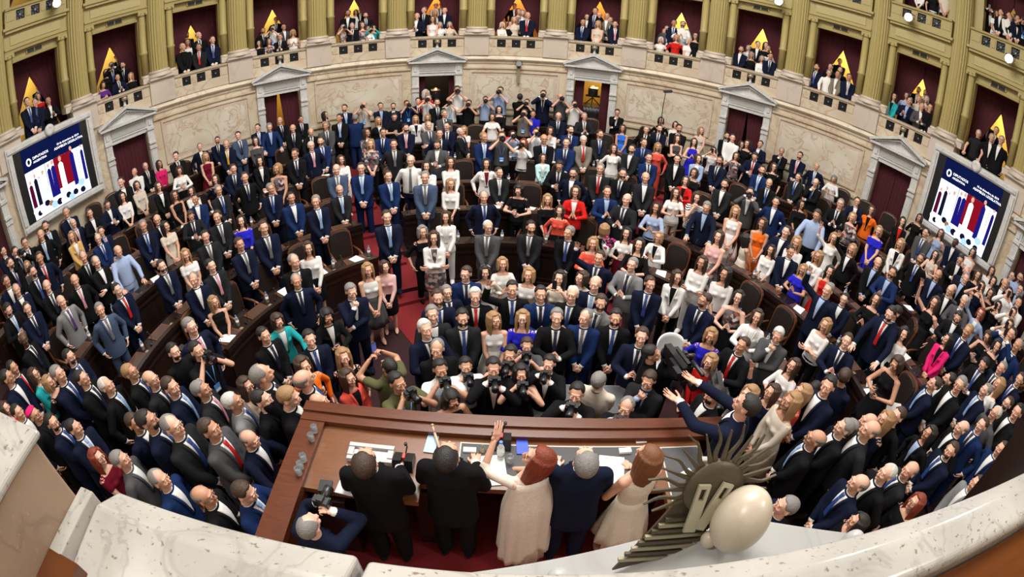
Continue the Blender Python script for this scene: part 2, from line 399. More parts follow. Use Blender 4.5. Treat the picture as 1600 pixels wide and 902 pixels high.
def drape(bm, x0t, x1t, x0b, x1b, zt, zb, y, folds=6, n=24, m=14, amp=.035, t0=0):
    """hanging cloth between two edges; x?t at the top, x?b at the bottom"""
    g = []
    for j in range(m + 1):
        t = j / m; row = []
        te = max(0, (t - t0) / (1 - t0)) if t0 else t ** .8
        for i in range(n + 1):
            u = i / n; x = (x0t + (x0b - x0t) * te) * (1 - u) + (x1t + (x1b - x1t) * te) * u
            row.append((x, y + amp * sin(u * folds * 2 * pi) * (.5 + .5 * t), zt + (zb - zt) * t))
        g.append(row)
    F = [[bm.verts.new(p) for p in r] for r in g]; Bk = [[bm.verts.new((p[0], p[1] + .02, p[2])) for p in r] for r in g]
    for j in range(m):
        for i in range(n):
            bm.faces.new((F[j][i], F[j + 1][i], F[j + 1][i + 1], F[j][i + 1])).smooth = True
            bm.faces.new((Bk[j][i], Bk[j][i + 1], Bk[j + 1][i + 1], Bk[j + 1][i])).smooth = True
    for j in range(m):
        bm.faces.new((F[j][0], Bk[j][0], Bk[j + 1][0], F[j + 1][0])); bm.faces.new((F[j][n], F[j + 1][n], Bk[j + 1][n], Bk[j][n]))
    for i in range(n):
        bm.faces.new((F[m][i], Bk[m][i], Bk[m][i + 1], F[m][i + 1])); bm.faces.new((F[0][i], F[0][i + 1], Bk[0][i + 1], Bk[0][i]))
OPEN = {-1: (.0, .0), 1: (.0, .03), 3: (-.22, .0), 5: (.30, .42), 7: (.27, .27), 9: (.02, .1), 11: (0, 0), 13: (0, 0)}
for k, (a, b) in OPEN.items():
    e = empty('door_curtain', (0, 0, 0), -baz(k))
    tag(e, f'dark red velvet curtain in the doorway {DOORL[k].replace("right of", "just right of")}', 'curtain', 'door curtains')
    y = R + .2
    if k == 3: pr = [(-.59, -.1, -.59, -.3), (-.05, .59, .12, .59)]
    elif k == 5: pr = [(-.59, -.38, -.59, -.42), (.42, .59, .40, .59)]
    elif k == 7: pr = [(-.59, -.27, -.59, -.3), (.3, .59, .28, .59)]
    elif k == 9: pr = [(-.59, .0, -.59, -.04), (.0, .59, .22, .59)]
    else: pr = [(-.59, .02, -.59, .02), (-.02, .59, -.02, .59)]
    for q in pr:
        bm = bmesh.new(); drape(bm, q[0], q[1], q[2], q[3], 3.36, 1.02, y, 5); from_bm('drape', bm, M_RED, e)
    bm = bmesh.new(); tube(bm, [(-.6, y, 3.38), (.6, y, 3.38)], .018); from_bm('curtain_rod', bm, M_BRASS, e)

# columns, small columns, balustrades, drapes per bay (one of each, then copies)
def column_proto():
    e = empty('fluted_column')
    bm = bmesh.new(); T = Matrix.Translation((0, R + .16, 0))
    lathe(bm, [(.305, 5.0), (.30, 5.3), (.295, 7.5), (.27, 10.4)], 44, T, flute=.07, smooth=False); from_bm('shaft', bm, M_OCHRE, e)
    bm = bmesh.new(); bx(bm, -.40, .40, R - .2, R + .3, 4.74, 4.80)
    lathe(bm, [(.40, 4.80), (.415, 4.83), (.40, 4.87), (.35, 4.89), (.34, 4.92), (.365, 4.945), (.36, 4.97), (.315, 5.0)], 40, T); from_bm('base', bm, M_PINK, e)
    bm = bmesh.new(); lathe(bm, [(.27, 10.3), (.38, 10.5), (.4, 10.6)], 24, T); from_bm('capital', bm, M_OCHRE, e)
    return e
def small_column(s):
    e = empty('gallery_column'); T = Matrix.Translation((s * .86, R + .14, 0)); bm = bmesh.new()
    lathe(bm, [(.115, 4.94), (.115, 5.55), (.135, 5.57), (.135, 5.62), (.115, 5.64), (.10, 6.72)], 20, T)
    bx(bm, s * .86 + (.0 if s > 0 else -.16), s * .86 + (.16 if s > 0 else 0), R + .2, R + .27, 4.76, 6.86); from_bm('shaft', bm, M_OCHRE, e)
    bm = bmesh.new(); bx(bm, s * .86 - .15, s * .86 + .15, R - .03, R + .3, 4.70, 4.86)
    lathe(bm, [(.14, 4.86), (.145, 4.89), (.12, 4.94)], 20, T); from_bm('base', bm, M_PINK, e)
    bm = bmesh.new(); lathe(bm, [(.10, 6.70), (.115, 6.74), (.14, 6.80)], 16, T)
    bx(bm, s * .86 - .15, s * .86 + .15, R - .0, R + .27, 6.80, 6.86)
    for q in (-1, 1):
        tube(bm, [(s * .86 + q * .12, R - .01, 6.775), (s * .86 + q * .12, R + .25, 6.775)], .035, 10)
    from_bm('capital', bm, M_OCHRE, e)
    return e
def balustrade(z0, m, name, x=.88):
    e = empty(name); y = R
    bm = bmesh.new(); sweep(bm, [(R - .09, z0 + .60), (R - .10, z0 + .66), (R + .22, z0 + .66), (R + .22, z0 + .60)], -x / R, x / R, 6); fixn(bm); from_bm('handrail', bm, m, e)
    bm = bmesh.new()
    xs = [-x, -.60, -.36, -.12, .12, .36, .60, x]
    for a, b in ((-x, -.62), (-.34, -.14), (.14, .34), (.62, x)): sbox(bm, a / R, b / R, R - .04, R + .12, z0 + .25, z0 + .60, 2)
    sbox(bm, -x / R, x / R, R - .05, R + .12, z0, z0 + .28, 6); sbox(bm, -x / R, x / R, R - .045, R + .12, z0 + .55, z0 + .6, 6)
    for a, b in ((-x + .04, -.66), (-.30, -.18), (.18, .30), (.66, x - .04)): sbox(bm, a / R, b / R, R - .055, R, z0 + .31, z0 + .52, 2)
    fixn(bm); from_bm('balustrade_wall', bm, m, e)
    for c in (-.48, 0, .48):
        bm = bmesh.new(); h = .13; zc = z0 + .415; w = .012
        bx(bm, c - .14, c + .14, R + .02, R + .05, z0 + .28, z0 + .55)
        for i in range(4):
            a = i * pi / 4; L = h * (1.35 if i % 2 else 1)
            Mx = Matrix.Translation((c, R - .0, zc)) @ Matrix.Rotation(a, 4, 'Y'); bx(bm, -L, L, -.015, .015, -w * .6, w * .6, 1, Mx)
        lathe(bm, [(.05, -.02), (.05, .02)], 12, Matrix.Translation((c, R, zc)) @ Matrix.Rotation(pi / 2, 4, 'X'), 1)
        lathe(bm, [(.02, -.03), (.02, .03)], 10, Matrix.Translation((c, R, zc)) @ Matrix.Rotation(pi / 2, 4, 'X'), 2)
        fixn(bm); from_bm('grille', bm, [M_BLACK, M_GRILLE, M_BRASSL], e)
    return e
def box_curtain(apex=6.3, ww=.90):
    e = empty('box_curtain')
    for s in (-1, 1):
        bm = bmesh.new()
        if s < 0: drape(bm, -1.12, .02, -1.12, -ww, 6.75, 4.4, R + .95, 7, m=20, amp=.03, t0=.25)
        else: drape(bm, -.02, 1.12, ww, 1.12, 6.75, 4.4, R + .97, 7, m=20, amp=.03, t0=.25)
        from_bm('drape', bm, M_RED, e)
    bm = bmesh.new(); drape(bm, -1.1, 1.1, -1.1, 1.1, 6.80, 6.5, R + .92, 12, 48, 3, .015); from_bm('pelmet', bm, M_RED, e)
    return e
VIS = range(-1, 14)
def rep(make, ks, ang, lab, cat, group):
    src = make() if callable(make) else make; first = True
    for k in ks:
        o = src if first else copy_tree(src); first = False
        o.rotation_euler = (0, 0, -ang(k)); tag(o, lab(k), cat, group)
def bn(k): return ORD[k] + ' gallery box from the left' if 0 <= k < 13 else ('leftmost edge gallery box' if k < 0 else 'rightmost edge gallery box')
def bs(k): return ORD[k] + ' gallery box' if 0 <= k < 13 else ('gallery box at the far left edge' if k < 0 else 'gallery box at the far right edge')
rep(column_proto, VIS, lambda k: baz(k) + DAZ / 2, lambda k: f'tall fluted ochre column standing right of the {bn(k)}', 'column', 'tall fluted columns of the gallery')
rep(lambda: small_column(-1), VIS, lambda k: baz(k), lambda k: f'slim ochre column framing the left side of the {bn(k)}', 'column', 'slim columns beside the gallery boxes')
rep(lambda: small_column(1), VIS, lambda k: baz(k), lambda k: f'slim ochre column framing the right side of the {bn(k)}', 'column', 'slim columns beside the gallery boxes')
rep(lambda: balustrade(4.02, M_WALL, 'gallery_balustrade'), [k for k in VIS if k not in (0, 12)], lambda k: baz(k), lambda k: f'cream marble balustrade with square bronze grilles below the {bs(k)}', 'balustrade', 'marble gallery balustrades')
rep(lambda: balustrade(7.38, M_OCHRE, 'upper_gallery_balustrade', .98), VIS, lambda k: baz(k), lambda k: f'ochre upper balustrade above the {bn(k)}', 'balustrade', 'ochre upper gallery balustrades')
rep(box_curtain, VIS, lambda k: baz(k), lambda k: f'dark red curtains parted in a triangle in the {bs(k)}', 'curtain', 'parted curtains of the gallery boxes')
def upc():
    e = box_curtain(); e.name = 'upper_box_curtain'
    for c in e.children: c.location.z = 3.1
    return e
rep(upc, (-1, 0, 1, 2, 10, 11, 12, 13), lambda k: baz(k), lambda k: f'dark red upper gallery curtain above the {bs(k)}', 'curtain', 'upper gallery curtains')
def vent():
    e = empty('wall_vent'); bm = bmesh.new(); bx(bm, -.27, .27, R + .2, R + .23, 6.71, 6.82); from_bm('frame', bm, M_OCHRE, e)
    for s in (-1, 1):
        bm = bmesh.new()
        for i in range(5): bx(bm, s * .125 - .11, s * .125 + .11, R + .185, R + .2, 6.72 + i * .02, 6.732 + i * .02)
        bx(bm, s * .125 - .11, s * .125 + .11, R + .197, R + .203, 6.72, 6.81); from_bm('louver', bm, M_GRILLE, e)
    return e
rep(vent, VIS, lambda k: baz(k), lambda k: f'small dark ventilation grille over the {bn(k)}', 'vent', 'vents over the gallery boxes')
for k in VIS:
    warm = (1, .45, .2) if k in (5, 6, 7) else (1, .86, .55)
    light('box_lamp', 'POINT', cyl(baz(k), R + 1.9, 6.2), 60 if k in (8, 9, 10, 11, 12) else 36, warm, .12)
for k in (0, 11, 12, 13): light('box_lamp', 'POINT', cyl(baz(k), R + 1.7, 9.4), 14, (1, .86, .6), .12)

# brass picture lamps on the balustrades over the doors
def plamp():
    e = empty('brass_lamp'); T = Matrix.Translation((0, R - .16, 0)); bm = bmesh.new()
    lathe(bm, [(.02, 4.44), (.09, 4.47), (.085, 4.55), (.03, 4.57)], 14, T); from_bm('shade', bm, M_BRASSL, e)
    bm = bmesh.new(); tube(bm, [(0, R - .16, 4.44), (0, R - .1, 4.34), (0, R - .02, 4.33)], .012); from_bm('arm', bm, M_BRASS, e)
    return e
rep(plamp, [1, 3, 5, 7, 9, 11], lambda k: baz(k), lambda k: f'small brass lamp on the balustrade of the {bn(k)}', 'lamp', 'brass lamps over the doors')

# floodlights on the upper gallery
for i, (px, py, lab) in enumerate([(88, 6, 'bright white floodlight at the upper left, above the second gallery box'), (1217, 3, 'bright white floodlight at the top, above the eleventh gallery box'), (1420, 28, 'bright white floodlight hanging below the upper right balustrade'), (1577, 93, 'bright white floodlight at the far right, above the thirteenth gallery box')]):
    r = ray(px, py); a = r.x * r.x + r.y * r.y; b = 2 * (CAM.x * r.x + CAM.y * r.y); c = CAM.x ** 2 + CAM.y ** 2 - (R - .35) ** 2
    t = (-b + sqrt(b * b - 4 * a * c)) / 2 / a; p = CAM + r * t; az = atan2(p.x, p.y)
    e = empty('floodlight', p, -az); tag(e, lab, 'floodlight', 'floodlights on the upper gallery')
    X = Matrix.Rotation(radians(75), 4, 'X')
    bm = bmesh.new(); lathe(bm, [(.07, -.16), (.12, -.1), (.135, 0), (.14, .05), (.125, .05)], 18, X); from_bm('housing', bm, M_METAL, e)
    bm = bmesh.new(); lathe(bm, [(.11, .035), (.115, .055)], 18, X); from_bm('lens', bm, M_LAMP, e)
    bm = bmesh.new(); tube(bm, [(-.16, 0, 0), (-.16, .1, .14), (.16, .1, .14), (.16, 0, 0)], .012); tube(bm, [(0, .1, .14), (0, .38, .22)], .015); from_bm('bracket', bm, M_BLACK, e)
    lo = light('floodlight_beam', 'SPOT', p + Vector((-sin(az), -cos(az), 0)) * .15, 260, (.97, .97, 1), .12, (0, 0, 0)); lo.data.spot_size = radians(110); lo.data.spot_blend = .6

# ------------------------------------------------------------------ the two big screens
def emis(name, c, s=1.1): return mat('screen_' + name, (0, 0, 0), .7, emit=c, estr=s, spec=.05)
def big_screen(k, side):
    az = baz(k); e = empty('video_screen', cyl(az, R - .17, 3.42), -az)   # local +x to the right, -y towards the hall
    tag(e, f'large {side} video screen in a pale marble frame showing the ceremony', 'screen')
    bm = bmesh.new()
    for (x0, x1, z0, z1) in ((-1.46, 1.42, .95, 1.13), (-1.46, 1.42, -1.13, -.95), (-1.46, -1.26, -.95, .95), (1.22, 1.42, -.95, .95)):
        bx(bm, x0, x1, -.07, .2, z0, z1)
        bx(bm, x0 + .05, x1 - .05, -.11, -.05, z0 + .04, z1 - .04)
    from_bm('marble_frame', bm, M_GREY, e)
    bm = bmesh.new(); lathe(bm, [(.15, -.04), (.16, 0), (.13, .03), (.08, .05), (.05, .03)], 20, Matrix.Translation((0, -.13, 1.1)) @ Matrix.Rotation(pi / 2, 4, 'X'))
    from_bm('carved_rosette', bm, M_GREY, e)
    bm = bmesh.new(); bx(bm, -1.26, 1.22, -.03, .12, -.95, .95); from_bm('bezel', bm, M_BLACK, e)
    s = 1; pic = empty('display', (0, -.04, 0)); pic.parent = e
    def flat(name, polys, m, y=0.):
        bm = bmesh.new()
        for q in polys: prism(bm, q, y, y - .002)
        fixn(bm); return from_bm(name, bm, m, pic)
    def rect(x0, x1, z0, z1): return [(x0, z0), (x1, z0), (x1, z1), (x0, z1)]
    def disc(x, z, r, rz=None, n=12): return [(x + r * cos(2 * pi * i / n), z + (rz or r) * sin(2 * pi * i / n)) for i in range(n)]
    flat('background', [rect(-1.0, .98, -.93, .93)], emis('navy', (.002, .006, .05), 1))
    flat('picture_white', [rect(-1.0, .98, -.93, .33)], emis('white', (.75, .80, 1), 1.5), -.002)
    flat('picture_red', [rect(-.05, .58, -.5, .33)], emis('red', (.22, .003, .012), 1.0), -.004)
    for q in (rect(-.35, -.32, -.3, .33), rect(-.75, -.73, -.3, .33), rect(.75, .77, -.2, .33)): flat('picture_column', [q], emis('grey', (.4, .42, .55), 1.), -.004)
    def fig(x, h, col, w=.085, zb=-.62, head='skin', hair=None):
        w *= .72
        flat('figure_body', [[(x - w * 1.05, zb), (x + w * 1.05, zb), (x + w, zb + h * .45), (x + w * .95, zb + h * .78), (x + w * .3, zb + h * .84), (x - w * .3, zb + h * .84), (x - w * .95, zb + h * .78), (x - w, zb + h * .45)]], emis(*col), -.008)
        flat('figure_head', [disc(x, zb + h * .93, w * .60, w * .85)], emis('skin', (.62, .33, .25), 1.1), -.010)
        if hair: flat('figure_hair', [disc(x + w * .1, zb + h * .97, w * .75, w * .75)], emis(*hair), -.009)
    K = ('black', (.006, .005, .02), 1); N_ = ('deep_blue', (.008, .006, .13), 1.2); Wt = ('bright', (.95, .95, 1), 1.7); Rd = ('maroon', (.08, .002, .02), 1)
    fig(-.9, .72, Rd); fig(-.72, .84, K); fig(-.60, .74, ('pale', (.6, .65, .8), 1.2), .06); fig(-.46, .80, Wt, .075, hair=('blondhair', (.5, .3, .12), 1))
    fig(-.24, .92, N_, .09); fig(-.10, .95, N_, .10); fig(.16, .94, Wt, .115, hair=('redhair', (.35, .03, .02), 1)); fig(.56, 1.08, N_, .10); fig(.9, 1.0, N_, .07)
    ppl = [(-.93, -.72, .09, Wt), (-.82, -.80, .08, K), (-.70, -.76, .10, Wt), (-.52, -.66, .09, K), (-.40, -.72, .08, ('tan', (.28, .17, .08), 1)), (-.30, -.80, .11, ('lightblue', (.35, .55, .9), 1.2)), (-.12, -.80, .10, K), (.02, -.82, .10, Wt), (.2, -.76, .09, K), (.30, -.85, .10, ('lightblue', (.35, .55, .9), 1.2)), (.45, -.78, .09, K), (.58, -.70, .08, Wt), (.70, -.62, .11, ('lightblue', (.35, .55, .9), 1.2)), (.70, -.82, .09, K), (.86, -.78, .09, Wt)]
    for i, (x, z, r, c) in enumerate(ppl): flat('figure_head', [disc(x, z, r, r * .9)], emis(*c), -.012 - .0006 * i)
    flat('seal', [disc(-.80, .56, .085, .1, 18)], emis('bright', (.95, .95, 1), 1.7), -.003); flat('seal_ring', [disc(-.80, .56, .045, .065, 14)], emis('navy', (.002, .006, .05), 1), -.006)
    for body, x, z, sz in (('DIPUTADOS', -.66, .57, .095), ('ARGENTINA', -.66, .47, .08), ('10 de diciembre de 2019', .16, .62, .075), ('ASAMBLEA LEGISLATIVA', .06, .52, .09)):
        cu = bpy.data.curves.new('screen_text', 'FONT'); cu.body = body; cu.size = sz; cu.extrude = .001
        t = bpy.data.objects.new('screen_text', cu); COL.objects.link(t); t.parent = pic; t.location = (x, -.006, z); t.rotation_euler = (pi / 2, 0, 0); cu.materials.append(emis('bright', (.95, .95, 1), 1.7))
        bpy.context.view_layer.update(); tm = bpy.data.meshes.new_from_object(t.evaluated_get(bpy.context.evaluated_depsgraph_get())); t2 = bpy.data.objects.new('screen_text', tm); COL.objects.link(t2); t2.parent = pic; t2.location = t.location; t2.rotation_euler = t.rotation_euler; bpy.data.objects.remove(t)
    light('screen_light', 'AREA', cyl(az, R - .4, 3.3), 10, (.6, .65, 1), 1.2, (0, 0, 1))
big_screen(0, 'left'); big_screen(12, 'right')

# ------------------------------------------------------------------ foreground parapet of the camera's balcony
def stone(name, lab, f, m=M_FORE, bev=.012):
    bm = bmesh.new(); f(bm); fixn(bm); o = from_bm(name, bm, m); tag(o, kind='structure')
    md = o.modifiers.new('b', 'BEVEL'); md.width = bev; md.segments = 3; md.limit_method = 'ANGLE'; return o
stone('wall_parapet', 0, lambda bm: prism(bm, [(-4.53, 4.1), (-4.53, 4.715), (-4.51, 4.735), (-4.405, 4.735), (-4.325, 4.685), (-4.325, 4.60), (-4.37, 4.58), (-4.37, 4.1)], -.20, 3.4, 'x'))
stone('wall_parapet_block', 0, lambda bm: prism(bm, [(-4.66, 4.1), (-4.66, 4.75), (-4.42, 4.77), (-4.33, 4.715), (-4.33, 4.62), (-4.38, 4.6), (-4.38, 4.1)], -.93, -.215, 'x'))
def pil(bm):
    bx(bm, -1.7, -.985, -5.6, -4.43, 4.1, 5.0)
stone('wall_parapet_pillar', 0, pil, M_FPINK)
stone('trim_parapet_pillar_cap', 0, lambda bm: bx(bm, -1.72, -.97, -5.6, -4.41, 5.0, 5.025), M_FORE)
stone('trim_parapet_step', 0, lambda bm: bx(bm, -.985, -.93, -4.62, -4.40, 4.1, 4.80), M_FORE, .006)
stone('trim_parapet_rail', 0, lambda bm: bx(bm, .35, 3.4, -4.80, -4.535, 4.60, 4.66), M_WOODR, .006)
stone('trim_parapet_rail', 0, lambda bm: bx(bm, -.984, -.86, -5.0, -4.61, 4.5, 4.80), M_WOODR, .004)
def gable(bm):
    prism(bm, [(-.35, 3.95), (.70, 4.46), (.80, 4.46), (1.65, 4.08), (1.65, 3.9), (-.35, 3.9)], -4.4, -4.06)
    prism(bm, [(-.2, 3.95), (.70, 4.40), (.80, 4.40), (1.5, 4.08), (1.5, 3.9), (-.2, 3.9)], -4.3, -4.22)
stone('trim_statue_gable', 0, gable, M_WHITE, .01)
bm = bmesh.new(); ico(bm, (.735, -4.15, 4.58), (.078, .085, .112), 4, rot=Euler((radians(-8), radians(16), 0)))
ico(bm, (.672, -4.15, 4.485), (.026, .026, .032), 3)
tag(from_bm('marble_finial', bm, marble('cream_statue_marble', (.56, .49, .38), (.42, .32, .22), (.48, .40, .31), 5, .3, .2), smooth=True), 'smooth egg-shaped cream marble finial beside the brass sun emblem', 'finial')
for i, (x, z, s, lab) in enumerate([(.27, 4.24, .038, 'small rounded marble boss on the white ledge, left of the sun emblem'), (.335, 4.245, .026, 'smaller marble boss touching the first on the white ledge'), (1.27, 4.36, .045, 'pale carved marble tip on the parapet right of the finial')]):
    bm = bmesh.new(); ico(bm, (x, -4.13 if i < 2 else -4.2, z), (s, s * .9, s * (.9 if i < 2 else 1.5)), 3); tag(from_bm('marble_boss', bm, M_WHITE), lab, 'marble ornament')
# sun emblem
e = empty('sun_emblem', (.655, -4.06, 4.625)); e.rotation_euler = (radians(-20), 0, 0); tag(e, 'brass sun emblem with wavy rays seen from behind on the marble gable', 'emblem')
bm = bmesh.new()
X = Matrix.Rotation(pi / 2, 4, 'X'); lathe(bm, [(.088, -.012), (.09, 0), (.088, .012), (.06, .016)], 40, X); fixn(bm); from_bm('disc', bm, M_BRASS, e)
for i in range(21):
    a = radians(-30 + i * 11.6); bm = bmesh.new(); L = .20 if i % 2 else .18; poly = []; n = 8
    for sgn in (1, -1):
        rng = range(n + 1) if sgn == 1 else range(n, -1, -1)
        for j in rng:
            t = j / n; rr = .08 + (L - .08) * t; w = .0062 * (1 - t) + .0012; off = .006 * sin(t * 2 * pi * 1.2) * (1 if i % 2 else 0)
            poly.append((rr * cos(a) - (off + sgn * w) * sin(a), rr * sin(a) + (off + sgn * w) * cos(a)))
    prism(bm, poly, -.004, .004); fixn(bm); from_bm('ray', bm, M_BRASS, e)
for i in range(8):
    bm = bmesh.new(); z = -.10 - i * .021; bx(bm, -.12 - .016 * i, .02, -.006, .006, z - .008, z + .004); from_bm('slat', bm, M_BRASSL if i % 2 else M_BRASS, e)
bm = bmesh.new(); prism(bm, [(-.09, -.03), (-.24, -.30), (-.05, -.24), (.06, -.12), (.06, -.05)], .006, .014); fixn(bm); from_bm('backing_plate', bm, M_BRASS, e)
for s in (-1, 1):
    bm = bmesh.new(); Mx = Matrix.Translation((s * .030 - .012, -.022, -.015)) @ Matrix.Rotation(radians(20 if s > 0 else 4), 4, 'Y')
    for q in ((-.018, .018, .030, .042), (-.018, .018, -.12, -.008), (-.018, -.008, -.008, .030), (.008, .018, -.008, .030)): bx(bm, q[0], q[1], -.006, .004, q[2], q[3], 0, Mx)
    from_bm('mounting_strap', bm, mat('pale_strap_metal', (.50, .46, .34), .45, .4), e)

# ================================================================== people: body, clothing and hair meshes
def remesh(bm, vox, sm=3, dec=.5, name='m'):
    me = bpy.data.meshes.new('tmp'); bm.to_mesh(me); bm.free()
    ob = bpy.data.objects.new('tmp', me); COL.objects.link(ob)
    md = ob.modifiers.new('r', 'REMESH'); md.mode = 'VOXEL'; md.voxel_size = vox; md.use_smooth_shade = True
    if sm: s = ob.modifiers.new('s', 'SMOOTH'); s.iterations = sm; s.factor = .5
    if dec < 1: d = ob.modifiers.new('d', 'DECIMATE'); d.ratio = dec
    dg = bpy.context.evaluated_depsgraph_get(); ev = ob.evaluated_get(dg)
    out = bpy.data.meshes.new_from_object(ev); out.name = name
    bpy.data.objects.remove(ob); bpy.data.meshes.remove(me)
    out.polygons.foreach_set('use_smooth', [True] * len(out.polygons))
    return out
def caps(bm, p0, p1, r0, r1, seg=12):
    p0 = Vector(p0); p1 = Vector(p1); d = p1 - p0
    q = d.to_track_quat('Z', 'Y').to_matrix().to_4x4()
    n = 3; prof = [(r0 * sin(pi / 2 * i / n) + 1e-4, -r0 * cos(pi / 2 * i / n)) for i in range(n + 1)]
    prof += [(r1 * cos(pi / 2 * i / n) + 1e-4, d.length + r1 * sin(pi / 2 * i / n)) for i in range(n + 1)]
    lathe(bm, prof, seg, Matrix.Translation(p0) @ q)
def loft(bm, tab, seg=24, sx=0, sy=0, capz=True):
    rings = []
    for row in tab:
        z, rx, ry = row[:3]; cy = row[3] if len(row) > 3 else 0
        rings.append([bm.verts.new(((rx + sx) * cos(2 * pi * i / seg), cy + (ry + sy) * sin(2 * pi * i / seg), z)) for i in range(seg)])
    for a, b in zip(rings, rings[1:]):
        for i in range(seg): bm.faces.new((a[i], a[(i + 1) % seg], b[(i + 1) % seg], b[i]))
    bm.faces.new(rings[0][::-1]); bm.faces.new(rings[-1])
def tabat(tab, z):
    for a, b in zip(tab, tab[1:]):
        if a[0] <= z <= b[0]:
            t = (z - a[0]) / (b[0] - a[0]); return a[1] + (b[1] - a[1]) * t, a[2] + (b[2] - a[2]) * t
    return tab[-1][1], tab[-1][2]
# torso tables: z, half width, half depth
TB_M = [(.86, .165, .105), (.98, .155, .10), (1.08, .147, .10), (1.2, .16, .105), (1.32, .172, .10), (1.40, .16, .085), (1.45, .10, .068)]
TB_W = [(.84, .17, .11), (.95, .16, .10), (1.06, .125, .085), (1.12, .125, .088), (1.25, .142, .10), (1.34, .145, .088), (1.41, .125, .07), (1.45, .07, .055)]
TJ_M = [(.73, .200, .145), (.85, .198, .143), (.97, .186, .135), (1.08, .178, .130), (1.2, .188, .132), (1.32, .192, .125), (1.39, .168, .106), (1.435, .125, .086), (1.475, .082, .068)]
TS_M = [(.90, .180, .128), (.98, .176, .128), (1.08, .166, .122), (1.2, .176, .122), (1.32, .180, .115), (1.39, .158, .098), (1.435, .115, .08), (1.475, .075, .062)]
TJ_W = [(.80, .190, .130), (.92, .180, .122), (1.06, .150, .106), (1.14, .150, .108), (1.25, .166, .122), (1.34, .166, .108), (1.40, .145, .088), (1.44, .09, .066)]
TS_W = [(.84, .184, .124), (.95, .172, .112), (1.06, .140, .10), (1.14, .140, .102), (1.25, .156, .116), (1.34, .158, .102), (1.39, .138, .082), (1.425, .085, .062)]
# pose: wrist targets for person's right / left hand, elbow hints, palm normals, hand curl
POSES = {
 'c': (((-.035, -.215, .87), (.045, -.235, .865)), ((-1, .35, -.3), (1, .35, -.3)), ((0, 1, .3), (0, 1, .3)), 'r', (0, -8)),
 's': (((-.245, -.02, .90), (.245, -.02, .90)), ((-1, .8, 0), (1, .8, 0)), ((1, 0, 0), (-1, 0, 0)), 'r', (0, -8)),
 'p': (((-.055, -.30, 1.16), (.055, -.30, 1.16)), ((-1, .1, -1), (1, .1, -1)), ((1, 0, 0), (-1, 0, 0)), 'o', (0, -14)),
 'f': (((-.07, -.29, 1.18), (.08, -.27, 1.12)), ((-1, .2, -1), (1, .2, -1)), ((.6, .8, 0), (-.6, .8, 0)), 'g', (0, 16)),
 'u': (((-.09, -.27, 1.60), (.10, -.26, 1.57)), ((-1, -.2, -1), (1, -.2, -1)), ((1, .4, 0), (-1, .4, 0)), 'g', (0, -12)),
 'z': (((-.085, -.19, 1.575), (.075, -.24, 1.54)), ((-1, -.1, -1.2), (1, -.1, -1.2)), ((1, .3, 0), (-1, .3, 0)), 'g', (0, -8)),
 'a': (((.10, -.205, 1.12), (-.10, -.185, 1.09)), ((-1, .1, -.8), (1, .1, -.8)), ((0, 1, 0), (0, 1, 0)), 'r', (0, -8)),
 'h': (((-.02, -.175, 1.43), (-.09, -.20, 1.10)), ((-.6, -.1, -1), (1, .1, -.8)), ((0, 1, .2), (0, 1, 0)), 'g', (8, 4)),
 'w': (((-.33, -.17, 1.80), (.24, -.04, .90)), ((-1, -.2, -.6), (1, .8, 0)), ((0, -1, 0), (-1, 0, 0)), 'o', (0, -10)),
 'l': (((-.23, -.36, 1.00), (.23, -.36, 1.00)), ((-1, .6, 0), (1, .6, 0)), ((0, 0, -1), (0, 0, -1)), 'r', (0, 8)),
 'b': (((-.13, -.30, 1.07), (.13, -.30, 1.07)), ((-.55, .8, -.5), (.55, .8, -.5)), ((0, 0, -1), (0, 0, -1)), 'r', (0, -26)),
 'k': (((-.035, -.215, .87), (.045, -.235, .865)), ((-1, .35, -.3), (1, .35, -.3)), ((0, 1, .3), (0, 1, .3)), 'r', (24, -6)),
 'K': (((-.035, -.215, .87), (.045, -.235, .865)), ((-1, .35, -.3), (1, .35, -.3)), ((0, 1, .3), (0, 1, .3)), 'r', (-24, -6)),
 'r': (((-.20, -.50, 1.38), (.10, -.50, 1.36)), ((-1, 0, -1), (1, 0, -1)), ((0, 0, 1), (0, 0, 1)), 'o', (0, -10)),
 'v': (((.16, -.34, 1.52), (-.02, -.36, 1.02))[::-1], ((-1, .2, -.4), (1, -.1, -1)), ((0, 0, -1), (0, -1, 0)), 'o', (42, -18)),
 'n': (((-.13, -.30, 1.07), (.13, -.30, 1.07)), ((-.55, .8, -.5), (.55, .8, -.5)), ((0, 0, -1), (0, 0, -1)), 'r', (12, -4)),
}
def arm(pose, side, g):
    sx = .172 if g == 'M' else .148; S = Vector((-sx if side == 0 else sx, 0, 1.385 if g == 'M' else 1.365))
    Wp = Vector(POSES[pose][0][side]); hint = Vector(POSES[pose][1][side]); a, b = .285, .255
    d = Wp - S
    if d.length > a + b - .01: Wp = S + d.normalized() * (a + b - .01); d = Wp - S
    L = d.length; dn = d.normalized(); x = (a * a - b * b + L * L) / (2 * L); h = sqrt(max(a * a - x * x, 0))
    pn = (hint - dn * hint.dot(dn)); pn = pn.normalized() if pn.length > 1e-6 else dn.orthogonal()
    return S, S + dn * x + pn * h, Wp
